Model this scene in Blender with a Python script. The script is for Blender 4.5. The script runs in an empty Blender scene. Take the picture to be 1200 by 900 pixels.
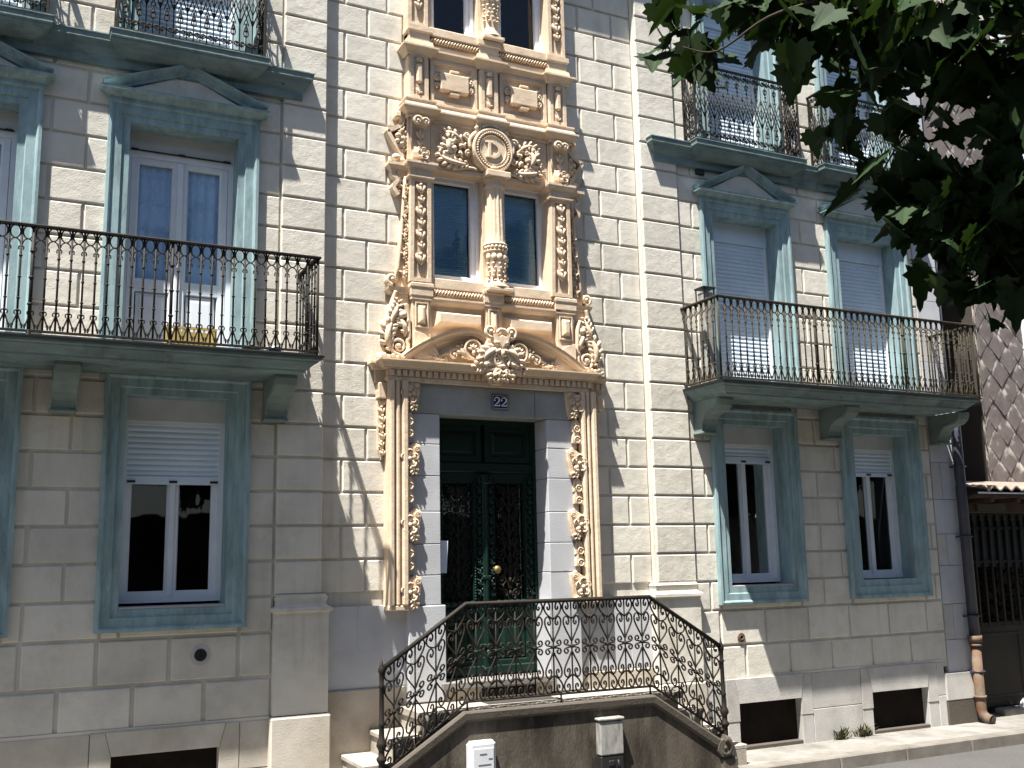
import bpy, math, random
from mathutils import Vector, Matrix
random.seed(7)
R = math.radians
sc = bpy.context.scene
COL = sc.collection

# ---------------------------------------------------------------- camera, sky, sun, exposure
cam_data = bpy.data.cameras.new('camera')
cam = bpy.data.objects.new('camera', cam_data)
COL.objects.link(cam)
YAW, PITCH, ROLL, F = R(26.59879), R(9.744234), R(-1.154697), 1210.98
CAM = Vector((0.0, -9.6, 2.1))
_d = Vector((math.sin(YAW)*math.cos(PITCH), math.cos(YAW)*math.cos(PITCH), math.sin(PITCH)))
_rt = Vector((math.cos(YAW), -math.sin(YAW), 0)); _up = _rt.cross(_d)
_a = _rt*math.cos(ROLL) + _up*math.sin(ROLL); _b = -_rt*math.sin(ROLL) + _up*math.cos(ROLL)
cam.matrix_world = Matrix(((_a.x, _b.x, -_d.x, CAM.x), (_a.y, _b.y, -_d.y, CAM.y), (_a.z, _b.z, -_d.z, CAM.z), (0, 0, 0, 1)))
cam_data.sensor_fit = 'HORIZONTAL'; cam_data.sensor_width = 36.0; cam_data.lens = F/1200.0*36.0
cam_data.clip_start = 0.1; cam_data.clip_end = 2000
sc.camera = cam

SUN_DIR = Vector((1.5407, 1.0, -4.5595)).normalized()       # the way the light travels
elev = math.asin(-SUN_DIR.z)
azim = math.atan2(-SUN_DIR.x, -SUN_DIR.y)
world = bpy.data.worlds.new("World"); sc.world = world; world.use_nodes = True
wn = world.node_tree.nodes; wl = world.node_tree.links
sky = wn.new('ShaderNodeTexSky'); sky.sky_type = 'NISHITA'; sky.sun_disc = False
sky.sun_elevation = elev; sky.sun_rotation = azim
bg = wn['Background']; bg.inputs['Strength'].default_value = 0.05
wl.new(sky.outputs['Color'], bg.inputs['Color'])
sun_data = bpy.data.lights.new('sun', 'SUN'); sun_data.energy = 5.0; sun_data.angle = R(0.5); sun_data.color = (1.0, 0.965, 0.90)
sun = bpy.data.objects.new('sun', sun_data); COL.objects.link(sun)
sun.rotation_euler = SUN_DIR.to_track_quat('-Z', 'Y').to_euler(); sun.location = (-10, -20, 40)
sc.view_settings.view_transform = 'Standard'; sc.view_settings.look = 'None'
sc.view_settings.exposure = 1.56; sc.view_settings.gamma = 1.0; sc.view_settings.use_curve_mapping = False
sc.render.engine = 'CYCLES'
sc.cycles.max_bounces = 8; sc.cycles.transparent_max_bounces = 24
sc.cycles.use_denoising = True

# ---------------------------------------------------------------- materials
def mat(name, col, rough=0.8, col2=None, scale=3.0, stain=None, stain_scale=0.8, stain_amt=0.5, bump=0.0, bump_scale=40.0,
        island=0.0, metal=0.0, spec=0.3, stretch=(1, 1, 1), bump2=0.0, bump2_scale=8.0, lo=0.35, hi=0.7, streak=None, streak_amt=0.5, chips=None, chip_scale=25, chip_lo=0.66):
    m = bpy.data.materials.new(name); m.use_nodes = True
    nt = m.node_tree; n = nt.nodes; l = nt.links
    p = n['Principled BSDF']; p.inputs['Roughness'].default_value = rough; p.inputs['Metallic'].default_value = metal
    p.inputs['Specular IOR Level'].default_value = spec
    geo = n.new('ShaderNodeNewGeometry')
    mp = n.new('ShaderNodeMapping'); mp.inputs['Scale'].default_value = stretch; l.new(geo.outputs['Position'], mp.inputs['Vector'])
    def noise(s, det=6, rg=0.6, vec=None):
        t = n.new('ShaderNodeTexNoise'); t.inputs['Scale'].default_value = s; t.inputs['Detail'].default_value = det
        t.inputs['Roughness'].default_value = rg; l.new((vec or mp).outputs['Vector'], t.inputs['Vector']); return t
    def ramp(src, a, b):
        r = n.new('ShaderNodeMapRange'); r.inputs['From Min'].default_value = a; r.inputs['From Max'].default_value = b
        l.new(src, r.inputs['Value']); return r.outputs['Result']
    def mix(fac, c1, c2, mode='MIX'):
        x = n.new('ShaderNodeMix'); x.data_type = 'RGBA'; x.blend_type = mode
        if hasattr(fac, 'links'): l.new(fac, x.inputs[0])
        else: x.inputs[0].default_value = fac
        for sk, c in ((x.inputs[6], c1), (x.inputs[7], c2)):
            if hasattr(c, 'links'): l.new(c, sk)
            else: sk.default_value = (*c, 1)
        return x.outputs[2]
    c = col
    if col2: c = mix(ramp(noise(scale).outputs['Fac'], 0.35, 0.68), col, col2)
    if stain:
        f = ramp(noise(stain_scale, 8, 0.7).outputs['Fac'], lo, hi)
        mm = n.new('ShaderNodeMath'); mm.operation = 'MULTIPLY'; l.new(f, mm.inputs[0]); mm.inputs[1].default_value = stain_amt
        c = mix(mm.outputs[0], c, stain)
    def layer(c, colr, src, lo_, hi_, amt, mask=None):
        f = ramp(src, lo_, hi_)
        mm = n.new('ShaderNodeMath'); mm.operation = 'MULTIPLY'; l.new(f, mm.inputs[0]); mm.inputs[1].default_value = amt
        if mask is not None:
            m2 = n.new('ShaderNodeMath'); m2.operation = 'MULTIPLY'; l.new(mm.outputs[0], m2.inputs[0]); l.new(mask, m2.inputs[1]); mm = m2
        return mix(mm.outputs[0], c, colr)
    if streak:
        ms = n.new('ShaderNodeMapping'); ms.inputs['Scale'].default_value = (9.0, 9.0, 0.55); l.new(geo.outputs['Position'], ms.inputs['Vector'])
        mk = n.new('ShaderNodeMapping'); mk.inputs['Location'].default_value = (3.1, 7.7, 1.3); l.new(geo.outputs['Position'], mk.inputs['Vector'])
        c = layer(c, streak, noise(1.0, 5, 0.6, ms).outputs['Fac'], 0.50, 0.72, streak_amt, ramp(noise(0.55, 3, 0.5, mk).outputs['Fac'], 0.46, 0.62))
    if chips:
        mc = n.new('ShaderNodeMapping'); mc.inputs['Location'].default_value = (1.7, 2.9, 5.3); l.new(geo.outputs['Position'], mc.inputs['Vector'])
        c = layer(c, chips, noise(chip_scale, 6, 0.65, mc).outputs['Fac'], chip_lo, chip_lo+0.03, 0.85)
    if island:
        r = n.new('ShaderNodeMapRange'); r.inputs['To Min'].default_value = 1-island; r.inputs['To Max'].default_value = 1+island
        l.new(geo.outputs['Random Per Island'], r.inputs['Value'])
        hv = n.new('ShaderNodeHueSaturation'); l.new(r.outputs['Result'], hv.inputs['Value'])
        if hasattr(c, 'links'): l.new(c, hv.inputs['Color'])
        else: hv.inputs['Color'].default_value = (*c, 1)
        c = hv.outputs['Color']
    if hasattr(c, 'links'): l.new(c, p.inputs['Base Color'])
    else: p.inputs['Base Color'].default_value = (*c, 1)
    if bump or bump2:
        prev = None
        for s, st, det in ((bump_scale, bump, 3), (bump2_scale, bump2, 5)):
            if not st: continue
            b = n.new('ShaderNodeBump'); b.inputs['Strength'].default_value = 1.0; b.inputs['Distance'].default_value = st
            l.new(noise(s, det, 0.55, mp).outputs['Fac'], b.inputs['Height'])
            if prev: l.new(prev, b.inputs['Normal'])
            prev = b.outputs['Normal']
        l.new(prev, p.inputs['Normal'])
    return m

M = {}
M['stucco'] = mat('cream painted render', (0.66, 0.62, 0.54), 0.9, (0.57, 0.535, 0.465), 2.2, (0.30, 0.28, 0.245), 2.4, 0.55, bump=0.0025, bump_scale=75, bump2=0.0065, bump2_scale=9, island=0.085, streak=(0.40, 0.345, 0.27), streak_amt=0.6, chips=(0.42, 0.385, 0.33), chip_scale=14, chip_lo=0.70, spec=0.15, lo=0.5, hi=0.8)
M['plinth'] = mat('plinth stone', (0.56, 0.515, 0.44), 0.9, (0.42, 0.38, 0.32), 3, (0.25, 0.22, 0.18), 1.1, 0.55, bump=0.002, bump_scale=70, island=0.05, spec=0.15, lo=0.5, hi=0.8)
M['limestone'] = mat('blue limestone', (0.50, 0.505, 0.52), 0.75, (0.42, 0.425, 0.44), 2.5, (0.27, 0.27, 0.27), 1.0, 0.35, bump=0.002, bump_scale=70, island=0.06, spec=0.2, lo=0.5, hi=0.8)
M['palestone'] = mat('pale quoin stone', (0.50, 0.48, 0.45), 0.8, (0.38, 0.365, 0.345), 3, (0.22, 0.195, 0.165), 1.6, 0.65, bump=0.003, bump_scale=60, island=0.05, spec=0.2, lo=0.5, hi=0.75)
M['lintel'] = mat('weathered lintel stone', (0.36, 0.37, 0.36), 0.8, (0.26, 0.28, 0.27), 3, (0.2, 0.19, 0.16), 1.6, 0.5, bump=0.002, bump_scale=60, spec=0.2)
M['sand'] = mat('ochre sandstone paint', (0.71, 0.565, 0.415), 0.85, (0.60, 0.465, 0.33), 4, (0.30, 0.205, 0.135), 2.4, 0.45, bump=0.002, bump_scale=80, bump2=0.004, bump2_scale=16, spec=0.2, lo=0.52, hi=0.8, streak=(0.36, 0.27, 0.19), streak_amt=0.55, chips=(0.52, 0.45, 0.37), chip_scale=18, chip_lo=0.70)
M['blue'] = mat('faded blue green paint', (0.31, 0.425, 0.44), 0.75, (0.205, 0.30, 0.32), 5, (0.12, 0.15, 0.14), 2.6, 0.75, bump=0.002, bump_scale=50, spec=0.2, stretch=(2.5, 2.5, 0.6), lo=0.47, hi=0.72, streak=(0.16, 0.185, 0.165), streak_amt=0.7, chips=(0.42, 0.44, 0.41), chip_scale=22, chip_lo=0.665)
M['slab'] = mat('mossy blue green balcony stone', (0.20, 0.27, 0.265), 0.85, (0.125, 0.175, 0.175), 5, (0.05, 0.055, 0.05), 2.0, 0.7, bump=0.004, bump_scale=45, spec=0.2, lo=0.5, hi=0.75, stretch=(0.6, 1, 2.2), streak=(0.05, 0.055, 0.05), streak_amt=0.7, chips=(0.03, 0.03, 0.028), chip_scale=9, chip_lo=0.68)
M['iron'] = mat('dark wrought iron', (0.009, 0.008, 0.0072), 0.65, (0.016, 0.0125, 0.009), 14, (0.05, 0.035, 0.018), 6, 0.22, bump=0.001, bump_scale=120, spec=0.25)
M['iron_old'] = mat('lichened wrought iron', (0.018, 0.015, 0.011), 0.7, (0.035, 0.028, 0.016), 10, (0.11, 0.09, 0.05), 4, 0.5, bump=0.001, bump_scale=120, spec=0.2)
M['pvc'] = mat('white window plastic', (0.74, 0.77, 0.82), 0.4, (0.67, 0.70, 0.75), 6, spec=0.4)  # white cooled with the same sky tint as the shutter slats
M['slat'] = mat('white roller shutter', (0.68, 0.78, 0.90), 0.5, (0.62, 0.72, 0.83), 3, island=0.04, spec=0.35)  # the sky's blue reflection is mixed into the white of the slats
M['board'] = mat('painted shutter box', (0.55, 0.56, 0.56), 0.7, (0.48, 0.49, 0.49), 5, spec=0.2)
M['sill'] = mat('metal window sill', (0.42, 0.42, 0.43), 0.45, metal=0.3)
M['dark'] = mat('dark room', (0.020, 0.021, 0.025), 0.95, spec=0.1)
M['bracket'] = mat('grey green console paint', (0.215, 0.275, 0.255), 0.8, (0.16, 0.21, 0.195), 5, (0.07, 0.08, 0.07), 2, 0.5, bump=0.003, bump_scale=45)
M['hole'] = mat('dark cellar', (0.010, 0.008, 0.007), 0.95, (0.018, 0.013, 0.010), 5, spec=0.1)
M['blind'] = mat('grey blue blind', (0.60, 0.85, 0.96), 0.7, island=0.06)
M['curtain'] = mat('lace curtain tinted sky blue', (0.60, 0.70, 0.84), 0.9, (0.50, 0.61, 0.77), 30, spec=0.1)  # blue of sky reflection and shade put into the curtain colour
M['door'] = mat('dark green gloss door paint', (0.0028, 0.022, 0.016), 0.4, (0.004, 0.017, 0.012), 6, (0.014, 0.022, 0.018), 4, 0.3, bump=0.001, bump_scale=50, spec=0.3)
M['brass'] = mat('worn brass', (0.26, 0.18, 0.075), 0.5, metal=0.8)
M['cheek'] = mat('soot stained render', (0.10, 0.084, 0.066), 0.9, (0.026, 0.021, 0.016), 1.9, (0.19, 0.165, 0.13), 2.6, 0.85, bump=0.004, bump_scale=45, spec=0.2, stretch=(1.6, 1.6, 0.55), lo=0.5, hi=0.8, streak=(0.018, 0.015, 0.012), streak_amt=0.85, chips=(0.22, 0.2, 0.17), chip_scale=7, chip_lo=0.68)
M['coping'] = mat('worn stair stone', (0.085, 0.072, 0.058), 0.85, (0.042, 0.035, 0.028), 3, (0.16, 0.14, 0.115), 3.0, 0.6, bump=0.004, bump_scale=50, spec=0.2)
M['step'] = mat('pale step stone', (0.42, 0.385, 0.335), 0.85, (0.30, 0.265, 0.22), 4, (0.16, 0.125, 0.095), 2.5, 0.7, bump=0.003, bump_scale=50, spec=0.2, lo=0.48, hi=0.75)
M['pave'] = mat('pale paving stone', (0.29, 0.275, 0.255), 0.85, (0.19, 0.18, 0.165), 2.2, (0.10, 0.09, 0.075), 2.6, 0.75, bump=0.003, bump_scale=60, island=0.1, spec=0.2)
M['kerb'] = mat('kerb stone', (0.20, 0.18, 0.155), 0.85, (0.13, 0.118, 0.1), 4, bump=0.003, bump_scale=60, island=0.08)
M['asphalt'] = mat('asphalt', (0.076, 0.074, 0.071), 0.9, (0.06, 0.058, 0.055), 1.5, (0.11, 0.105, 0.1), 30, 0.7, bump=0.004, bump_scale=140, spec=0.2)
M['enamel'] = mat('blue enamel', (0.012, 0.022, 0.09), 0.3, spec=0.5)
M['white'] = mat('white lettering', (0.75, 0.76, 0.78), 0.5)
M['paper'] = mat('notice paper', (0.62, 0.68, 0.78), 0.8)
M['mat'] = mat('dark doormat', (0.035, 0.033, 0.03), 0.95, (0.055, 0.05, 0.045), 40, bump=0.003, bump_scale=200)
M['boxwhite'] = mat('white meter box plastic', (0.60, 0.61, 0.63), 0.45, (0.53, 0.54, 0.56), 8, spec=0.35)
M['boxline'] = mat('grey box markings', (0.16, 0.17, 0.2), 0.6)
M['boxgrey'] = mat('dirty grey meter box', (0.36, 0.35, 0.33), 0.6, (0.22, 0.21, 0.19), 12, (0.07, 0.065, 0.06), 9, 0.75, spec=0.3, stretch=(1.6, 1.6, 0.5), lo=0.5, hi=0.68)
M['boxblack'] = mat('black box base', (0.02, 0.02, 0.02), 0.5)
M['pipe'] = mat('slate grey drainpipe', (0.035, 0.038, 0.055), 0.5, (0.05, 0.052, 0.07), 6, spec=0.4)
M['rust'] = mat('rusty cast iron', (0.105, 0.085, 0.065), 0.85, (0.13, 0.05, 0.018), 3.5, (0.20, 0.18, 0.145), 5, 0.6, bump=0.002, bump_scale=80, spec=0.2)
M['shingle'] = mat('stained diamond shingle', (0.58, 0.53, 0.48), 0.85, (0.48, 0.435, 0.39), 3, (0.13, 0.095, 0.085), 5.5, 0.85, bump=0.003, bump_scale=50, island=0.12, spec=0.2, lo=0.47, hi=0.66)
M['shwall'] = mat('batten wall behind shingles', (0.06, 0.05, 0.045), 0.9)
M['tile'] = mat('clay canopy tile', (0.30, 0.24, 0.20), 0.85, (0.16, 0.11, 0.085), 8, bump=0.003, bump_scale=60, island=0.12)
M['beam'] = mat('old timber', (0.09, 0.055, 0.04), 0.85, (0.05, 0.03, 0.025), 6, bump=0.003, bump_scale=40)
M['gate'] = mat('dark olive gate paint', (0.032, 0.026, 0.017), 0.7, (0.022, 0.017, 0.012), 2.5, bump=0.002, bump_scale=40)
M['crate'] = mat('yellow plastic', (0.36, 0.27, 0.09), 0.7)
M['weed'] = mat('dry green weed', (0.06, 0.07, 0.03), 0.85, (0.13, 0.12, 0.07), 30)
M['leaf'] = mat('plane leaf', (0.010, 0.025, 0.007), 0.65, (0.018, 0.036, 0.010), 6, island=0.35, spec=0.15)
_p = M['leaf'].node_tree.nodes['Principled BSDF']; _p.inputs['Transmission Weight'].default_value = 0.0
M['shrub'] = mat('dim yellow foliage', (0.10, 0.085, 0.03), 0.9, (0.05, 0.045, 0.02), 9)
M['bark'] = mat('plane bark', (0.12, 0.10, 0.075), 0.9, (0.22, 0.2, 0.15), 6, bump=0.01, bump_scale=20)
M['twig'] = mat('dark twig', (0.045, 0.035, 0.025), 0.9)
M['grime'] = mat('brown stone base', (0.46, 0.41, 0.34), 0.9, (0.34, 0.295, 0.24), 2.5, (0.14, 0.1, 0.075), 1.6, 0.6, bump=0.003, bump_scale=50, lo=0.5, hi=0.8)
M['roof'] = mat('slate roof', (0.08, 0.08, 0.09), 0.8)

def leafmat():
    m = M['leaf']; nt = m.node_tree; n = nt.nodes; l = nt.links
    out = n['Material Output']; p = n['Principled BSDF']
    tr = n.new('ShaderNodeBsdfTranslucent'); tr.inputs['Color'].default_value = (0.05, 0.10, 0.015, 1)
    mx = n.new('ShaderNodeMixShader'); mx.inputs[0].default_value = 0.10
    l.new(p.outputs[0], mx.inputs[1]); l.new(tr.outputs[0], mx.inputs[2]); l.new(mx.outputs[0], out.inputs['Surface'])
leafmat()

def glass(name, tint):
    m = bpy.data.materials.new(name); m.use_nodes = True
    nt = m.node_tree; n = nt.nodes; l = nt.links; n.clear()
    o = n.new('ShaderNodeOutputMaterial'); mx = n.new('ShaderNodeMixShader')
    f = n.new('ShaderNodeFresnel'); f.inputs['IOR'].default_value = 1.55
    t = n.new('ShaderNodeBsdfTransparent'); t.inputs['Color'].default_value = (*tint, 1)
    g = n.new('ShaderNodeBsdfGlossy'); g.inputs['Roughness'].default_value = 0.015
    nz = n.new('ShaderNodeTexNoise'); nz.inputs['Scale'].default_value = 2.0
    b = n.new('ShaderNodeBump'); b.inputs['Distance'].default_value = 0.004; l.new(nz.outputs['Fac'], b.inputs['Height'])
    l.new(b.outputs['Normal'], g.inputs['Normal'])
    l.new(f.outputs[0], mx.inputs[0]); l.new(t.outputs[0], mx.inputs[1]); l.new(g.outputs[0], mx.inputs[2]); l.new(mx.outputs[0], o.inputs['Surface'])
    return m
M['glass'] = glass('window glass', (0.75, 0.82, 0.86))
M['glass_skytint'] = glass('glass with sky tint', (0.78, 0.88, 0.96))  # sky reflection put into the panes as a blue tint

# ---------------------------------------------------------------- mesh helpers
class MB:
    def __init__(s): s.v = []; s.f = []; s.sm = []
    def quad(s, pts, smooth=False):
        b = len(s.v); s.v += [tuple(p) for p in pts]; s.f.append(tuple(range(b, b+len(pts)))); s.sm.append(smooth)
    def face(s, idx, smooth=False): s.f.append(tuple(idx)); s.sm.append(smooth)
    def box(s, x0, x1, y0, y1, z0, z1, bev=0.0):
        if bev <= 0:
            b = len(s.v)
            s.v += [(x, y, z) for z in (z0, z1) for y in (y0, y1) for x in (x0, x1)]
            for q in ((0, 2, 3, 1), (4, 5, 7, 6), (0, 1, 5, 4), (2, 6, 7, 3), (0, 4, 6, 2), (1, 3, 7, 5)): s.face([b+i for i in q])
            return
        e = min(bev, abs(x1-x0)/2.01, abs(y1-y0)/2.01, abs(z1-z0)/2.01)
        b = len(s.v); vid = {}
        X = (x0, x1); Y = (y0, y1); Z = (z0, z1); sg = (1, -1)
        for i in (0, 1):
            for j in (0, 1):
                for k in (0, 1):
                    for ax in range(3):
                        p = [X[i]+sg[i]*e, Y[j]+sg[j]*e, Z[k]+sg[k]*e]
                        p[ax] = (X, Y, Z)[ax][(i, j, k)[ax]]
                        vid[(i, j, k, ax)] = len(s.v); s.v.append(tuple(p))
        for ax in range(3):
            o = [q for q in range(3) if q != ax]
            for t in (0, 1):
                cs = []
                for u, w in ((0, 0), (1, 0), (1, 1), (0, 1)):
                    k = [0, 0, 0]; k[ax] = t; k[o[0]] = u; k[o[1]] = w
                    cs.append(vid[(*k, ax)])
                s.face(cs if t else cs[::-1])
        for ax in range(3):
            o = [q for q in range(3) if q != ax]
            for u in (0, 1):
                for w in (0, 1):
                    k0 = [0, 0, 0]; k0[o[0]] = u; k0[o[1]] = w; k1 = list(k0); k1[ax] = 1
                    s.face([vid[(*k0, o[0])], vid[(*k1, o[0])], vid[(*k1, o[1])], vid[(*k0, o[1])]])
        for i in (0, 1):
            for j in (0, 1):
                for k in (0, 1): s.face([vid[(i, j, k, 0)], vid[(i, j, k, 1)], vid[(i, j, k, 2)]])
    def block(s, x0, x1, z0, z1, yf, g=0.0125, c=0.009, dep=0.021, gl=None, gr=None):
        gl = g if gl is None else gl; gr = g if gr is None else gr
        a0, a1, b0, b1 = x0+gl, x1-gr, z0+g, z1-g
        if a1-a0 < 0.02 or b1-b0 < 0.02: return
        c = min(c, (a1-a0)/3, (b1-b0)/3)
        b = len(s.v)
        for (e, y) in ((0, yf+dep), (0, yf+c), (c, yf)):
            s.v += [(a0+e, y, b0+e), (a1-e, y, b0+e), (a1-e, y, b1-e), (a0+e, y, b1-e)]
        for r in (0, 4):
            for i in range(4): s.face([b+r+i, b+r+(i+1) % 4, b+r+4+(i+1) % 4, b+r+4+i])
        s.face([b+8, b+9, b+10, b+11])
    def tube(s, pts, r, n=6, cap=True, flat=None, smooth=True):
        pts = [Vector(p) for p in pts]; N = len(pts)
        rr = r if isinstance(r, (list, tuple)) else [r]*N
        if len(rr) != N: rr = [rr[0]+(rr[-1]-rr[0])*i/(N-1) for i in range(N)]
        b = len(s.v); prev = None
        for i, p in enumerate(pts):
            t = (pts[min(i+1, N-1)]-pts[max(i-1, 0)])
            if t.length < 1e-9: t = Vector((0, 0, 1))
            t.normalize()
            if prev is None:
                u = Vector((0, 1, 0)) if abs(t.y) < 0.9 else Vector((1, 0, 0))
            else: u = prev
            u = (u-t*u.dot(t)); u.normalize(); prev = u; w = t.cross(u)
            ry = rr[i]*(flat or 1.0)
            for k in range(n):
                an = 2*math.pi*(k+0.5)/n
                s.v.append(tuple(p+u*math.cos(an)*ry+w*math.sin(an)*rr[i]))
        for i in range(N-1):
            for k in range(n): s.face([b+i*n+k, b+i*n+(k+1) % n, b+(i+1)*n+(k+1) % n, b+(i+1)*n+k], smooth)
        if cap:
            s.face([b+k for k in range(n)][::-1]); s.face([b+(N-1)*n+k for k in range(n)])
    def lathe(s, cx, cy, prof, n=16, smooth=True, a0=0.0, a1=2*math.pi, flute=0, fd=0.0, fz=(0, 0)):
        b = len(s.v); full = abs(a1-a0-2*math.pi) < 1e-6; m = n if full else n+1
        for (r, z) in prof:
            for k in range(m):
                an = a0+(a1-a0)*k/n
                q = r
                if flute and fz[0] <= z <= fz[1]: q = r-fd*(0.5+0.5*math.cos(flute*an))
                s.v.append((cx+q*math.cos(an), cy+q*math.sin(an), z))
        for i in range(len(prof)-1):
            for k in range(n):
                k2 = (k+1) % m
                s.face([b+i*m+k, b+i*m+k2, b+(i+1)*m+k2, b+(i+1)*m+k], smooth)
        s.face([b+k for k in range(m)][::-1]); s.face([b+(len(prof)-1)*m+k for k in range(m)])
    def blob(s, c, r, nu=10, nv=6, rot=0.0):
        b = len(s.v); cr, sr = math.cos(rot), math.sin(rot)
        for i in range(nv+1):
            th = math.pi*i/nv
            for k in range(nu):
                ph = 2*math.pi*k/nu
                x = r[0]*math.sin(th)*math.cos(ph); y = r[1]*math.sin(th)*math.sin(ph); z = r[2]*math.cos(th)
                s.v.append((c[0]+x*cr-z*sr, c[1]+y, c[2]+x*sr+z*cr))
        for i in range(nv):
            for k in range(nu): s.face([b+i*nu+k, b+i*nu+(k+1) % nu, b+(i+1)*nu+(k+1) % nu, b+(i+1)*nu+k], True)
    def sweep_plan(s, path, prof, caps=True):
        P = [Vector((p[0], p[1])) for p in path]; N = len(P); nr = []
        for i in range(N-1):
            t = (P[i+1]-P[i]).normalized(); nr.append(Vector((t.y, -t.x)))
        b = len(s.v); m = len(prof)
        for i in range(N):
            if i == 0: o = nr[0]
            elif i == N-1: o = nr[-1]
            else: o = (nr[i-1]+nr[i])/(1+nr[i-1].dot(nr[i]))
            for (off, z) in prof: s.v.append((P[i].x+o.x*off, P[i].y+o.y*off, z))
        for i in range(N-1):
            for k in range(m-1): s.face([b+i*m+k, b+(i+1)*m+k, b+(i+1)*m+k+1, b+i*m+k+1])
        if caps: s.face([b+k for k in range(m)]); s.face([b+(N-1)*m+k for k in range(m)][::-1])
    def rect_sweep(s, x0, x1, z0, z1, prof, fill=False, sides='lrtb'):
        b = len(s.v); m = len(prof)
        for (dd, y) in prof:
            db = dd if 'b' in sides else 0
            s.v += [(x0+dd, y, z0+db), (x1-dd, y, z0+db), (x1-dd, y, z1-dd), (x0+dd, y, z1-dd)]
        for k in range(m-1):
            for i, nm in enumerate('brtl'):
                if nm not in sides: continue
                j = (i+1) % 4; s.face([b+k*4+i, b+k*4+j, b+k*4+4+j, b+k*4+4+i])
        if fill: s.face([b+(m-1)*4+i for i in range(4)])
    def sweep_xz(s, path, prof, closed_prof=True, smooth=False):
        P = [Vector((p[0], p[1])) for p in path]; N = len(P); b = len(s.v); m = len(prof)
        for i in range(N):
            t = (P[min(i+1, N-1)]-P[max(i-1, 0)]).normalized(); nn = Vector((-t.y, t.x))
            for (q, y) in prof: s.v.append((P[i].x+nn.x*q, y, P[i].y+nn.y*q))
        for i in range(N-1):
            for k in range(m if closed_prof else m-1):
                k2 = (k+1) % m; s.face([b+i*m+k, b+(i+1)*m+k, b+(i+1)*m+k2, b+i*m+k2], smooth)
        s.face([b+k for k in range(m)]); s.face([b+(N-1)*m+k for k in range(m)][::-1])
    def prism(s, poly, y0, y1, bev=0.0):
        """outline in the wall plane (x, z), given real thickness from y0 (front) to y1"""
        n = len(poly); b = len(s.v)
        cx = sum(p[0] for p in poly)/n; cz = sum(p[1] for p in poly)/n
        rings = [(y1, 0.0), (y0+bev, 0.0), (y0, bev)] if bev else [(y1, 0.0), (y0, 0.0)]
        for (y, e) in rings:
            for (x, z) in poly:
                q = Vector((cx-x, cz-z)); L = q.length or 1; q = q/L*min(e, L*0.5)
                s.v.append((x+q.x, y, z+q.y))
        for r in range(len(rings)-1):
            for i in range(n): j = (i+1) % n; s.face([b+r*n+i, b+r*n+j, b+(r+1)*n+j, b+(r+1)*n+i])
        s.face([b+(len(rings)-1)*n+i for i in range(n)])
    def build(s, name, m, parent=None, label=None, flip=False):
        me = bpy.data.meshes.new(name); me.from_pydata(s.v, [], s.f)
        me.polygons.foreach_set('use_smooth', s.sm); me.materials.append(M[m] if isinstance(m, str) else m)
        import bmesh
        bm = bmesh.new(); bm.from_mesh(me); bmesh.ops.recalc_face_normals(bm, faces=bm.faces); bm.to_mesh(me); bm.free()
        o = bpy.data.objects.new(name, me); COL.objects.link(o)
        if parent is not None: o.parent = parent
        if label: o['label'] = label
        return o

def empty(name, loc=(0, 0, 0), parent=None):
    o = bpy.data.objects.new(name, None); COL.objects.link(o); o.location = loc; o.empty_display_size = 0.2
    if parent is not None: o.parent = parent
    return o
def tag(o, label, cat, group=None, kind=None):
    if label: o['label'] = label
    if cat: o['category'] = cat
    if group: o['group'] = group
    if kind: o['kind'] = kind
    return o
def crom(pts, k=6):
    P = [Vector(p) for p in pts]; out = []
    for i in range(len(P)-1):
        p0 = P[max(i-1, 0)]; p1 = P[i]; p2 = P[i+1]; p3 = P[min(i+2, len(P)-1)]
        for j in range(k):
            t = j/k
            out.append(0.5*((2*p1)+(-p0+p2)*t+(2*p0-5*p1+4*p2-p3)*t*t+(-p0+3*p1-3*p2+p3)*t**3))
    out.append(P[-1]); return out
def spiral(cx, cz, r0, turns, a0, cw=1, shrink=0.16, n=40):
    """points of a volute, from the outside in"""
    out = []
    for i in range(n+1):
        t = i/n; r = r0*(1-(1-shrink)*t); an = a0+cw*2*math.pi*turns*t
        out.append((cx+r*math.cos(an), cz+r*math.sin(an)))
    return out
def vol(mb, cx, cz, r0, y, turns=1.6, a0=0.0, cw=1, th=0.02, flat=1.4, n=30, eye=True, lead=None):
    pts = spiral(cx, cz, r0, turns, a0, cw, n=n)
    if lead: pts = [tuple(p) for p in crom([(x, z) for x, z in lead]+[pts[0]], 5)][:-1]+pts
    N = len(pts)
    mb.tube([(x, y, z) for x, z in pts], [th*(0.55+0.45*(1-i/N)) for i in range(N)], 7, flat=flat)
    if eye: mb.blob((cx, y-th*0.4, cz), (th*1.0, th*1.3, th*1.0), 8, 5)
def leafy(mb, pts, w, y0, lift=0.03, k=5):
    """a carved acanthus leaf: a swelling ridge along pts (x,z) with lobes at both sides"""
    P = crom([(a, b) for a, b in pts], k); N = len(P)
    mb.tube([(p[0], y0-lift*math.sin(math.pi*i/(N-1)), p[1]) for i, p in enumerate(P)], [w*0.25*(0.35+math.sin(math.pi*min(1, (i+1)/N))) for i in range(N)], 6)
    for i in range(1, N-1, 2):
        t = (P[i+1]-P[i-1]).normalized(); ww = w*(0.35+0.65*math.sin(math.pi*i/(N-1)))
        for sg in (-1, 1):
            nx, nz = -t[1]*sg, t[0]*sg
            c = (P[i][0]+nx*ww*0.55+t[0]*ww*0.35, y0-lift*0.6, P[i][1]+nz*ww*0.55+t[1]*ww*0.35)
            mb.blob(c, (ww*0.6, 0.018+lift*0.25, ww*0.28), 7, 4, math.atan2(nz*0.8+t[1]*0.8, nx*0.8+t[0]*0.8))
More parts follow.
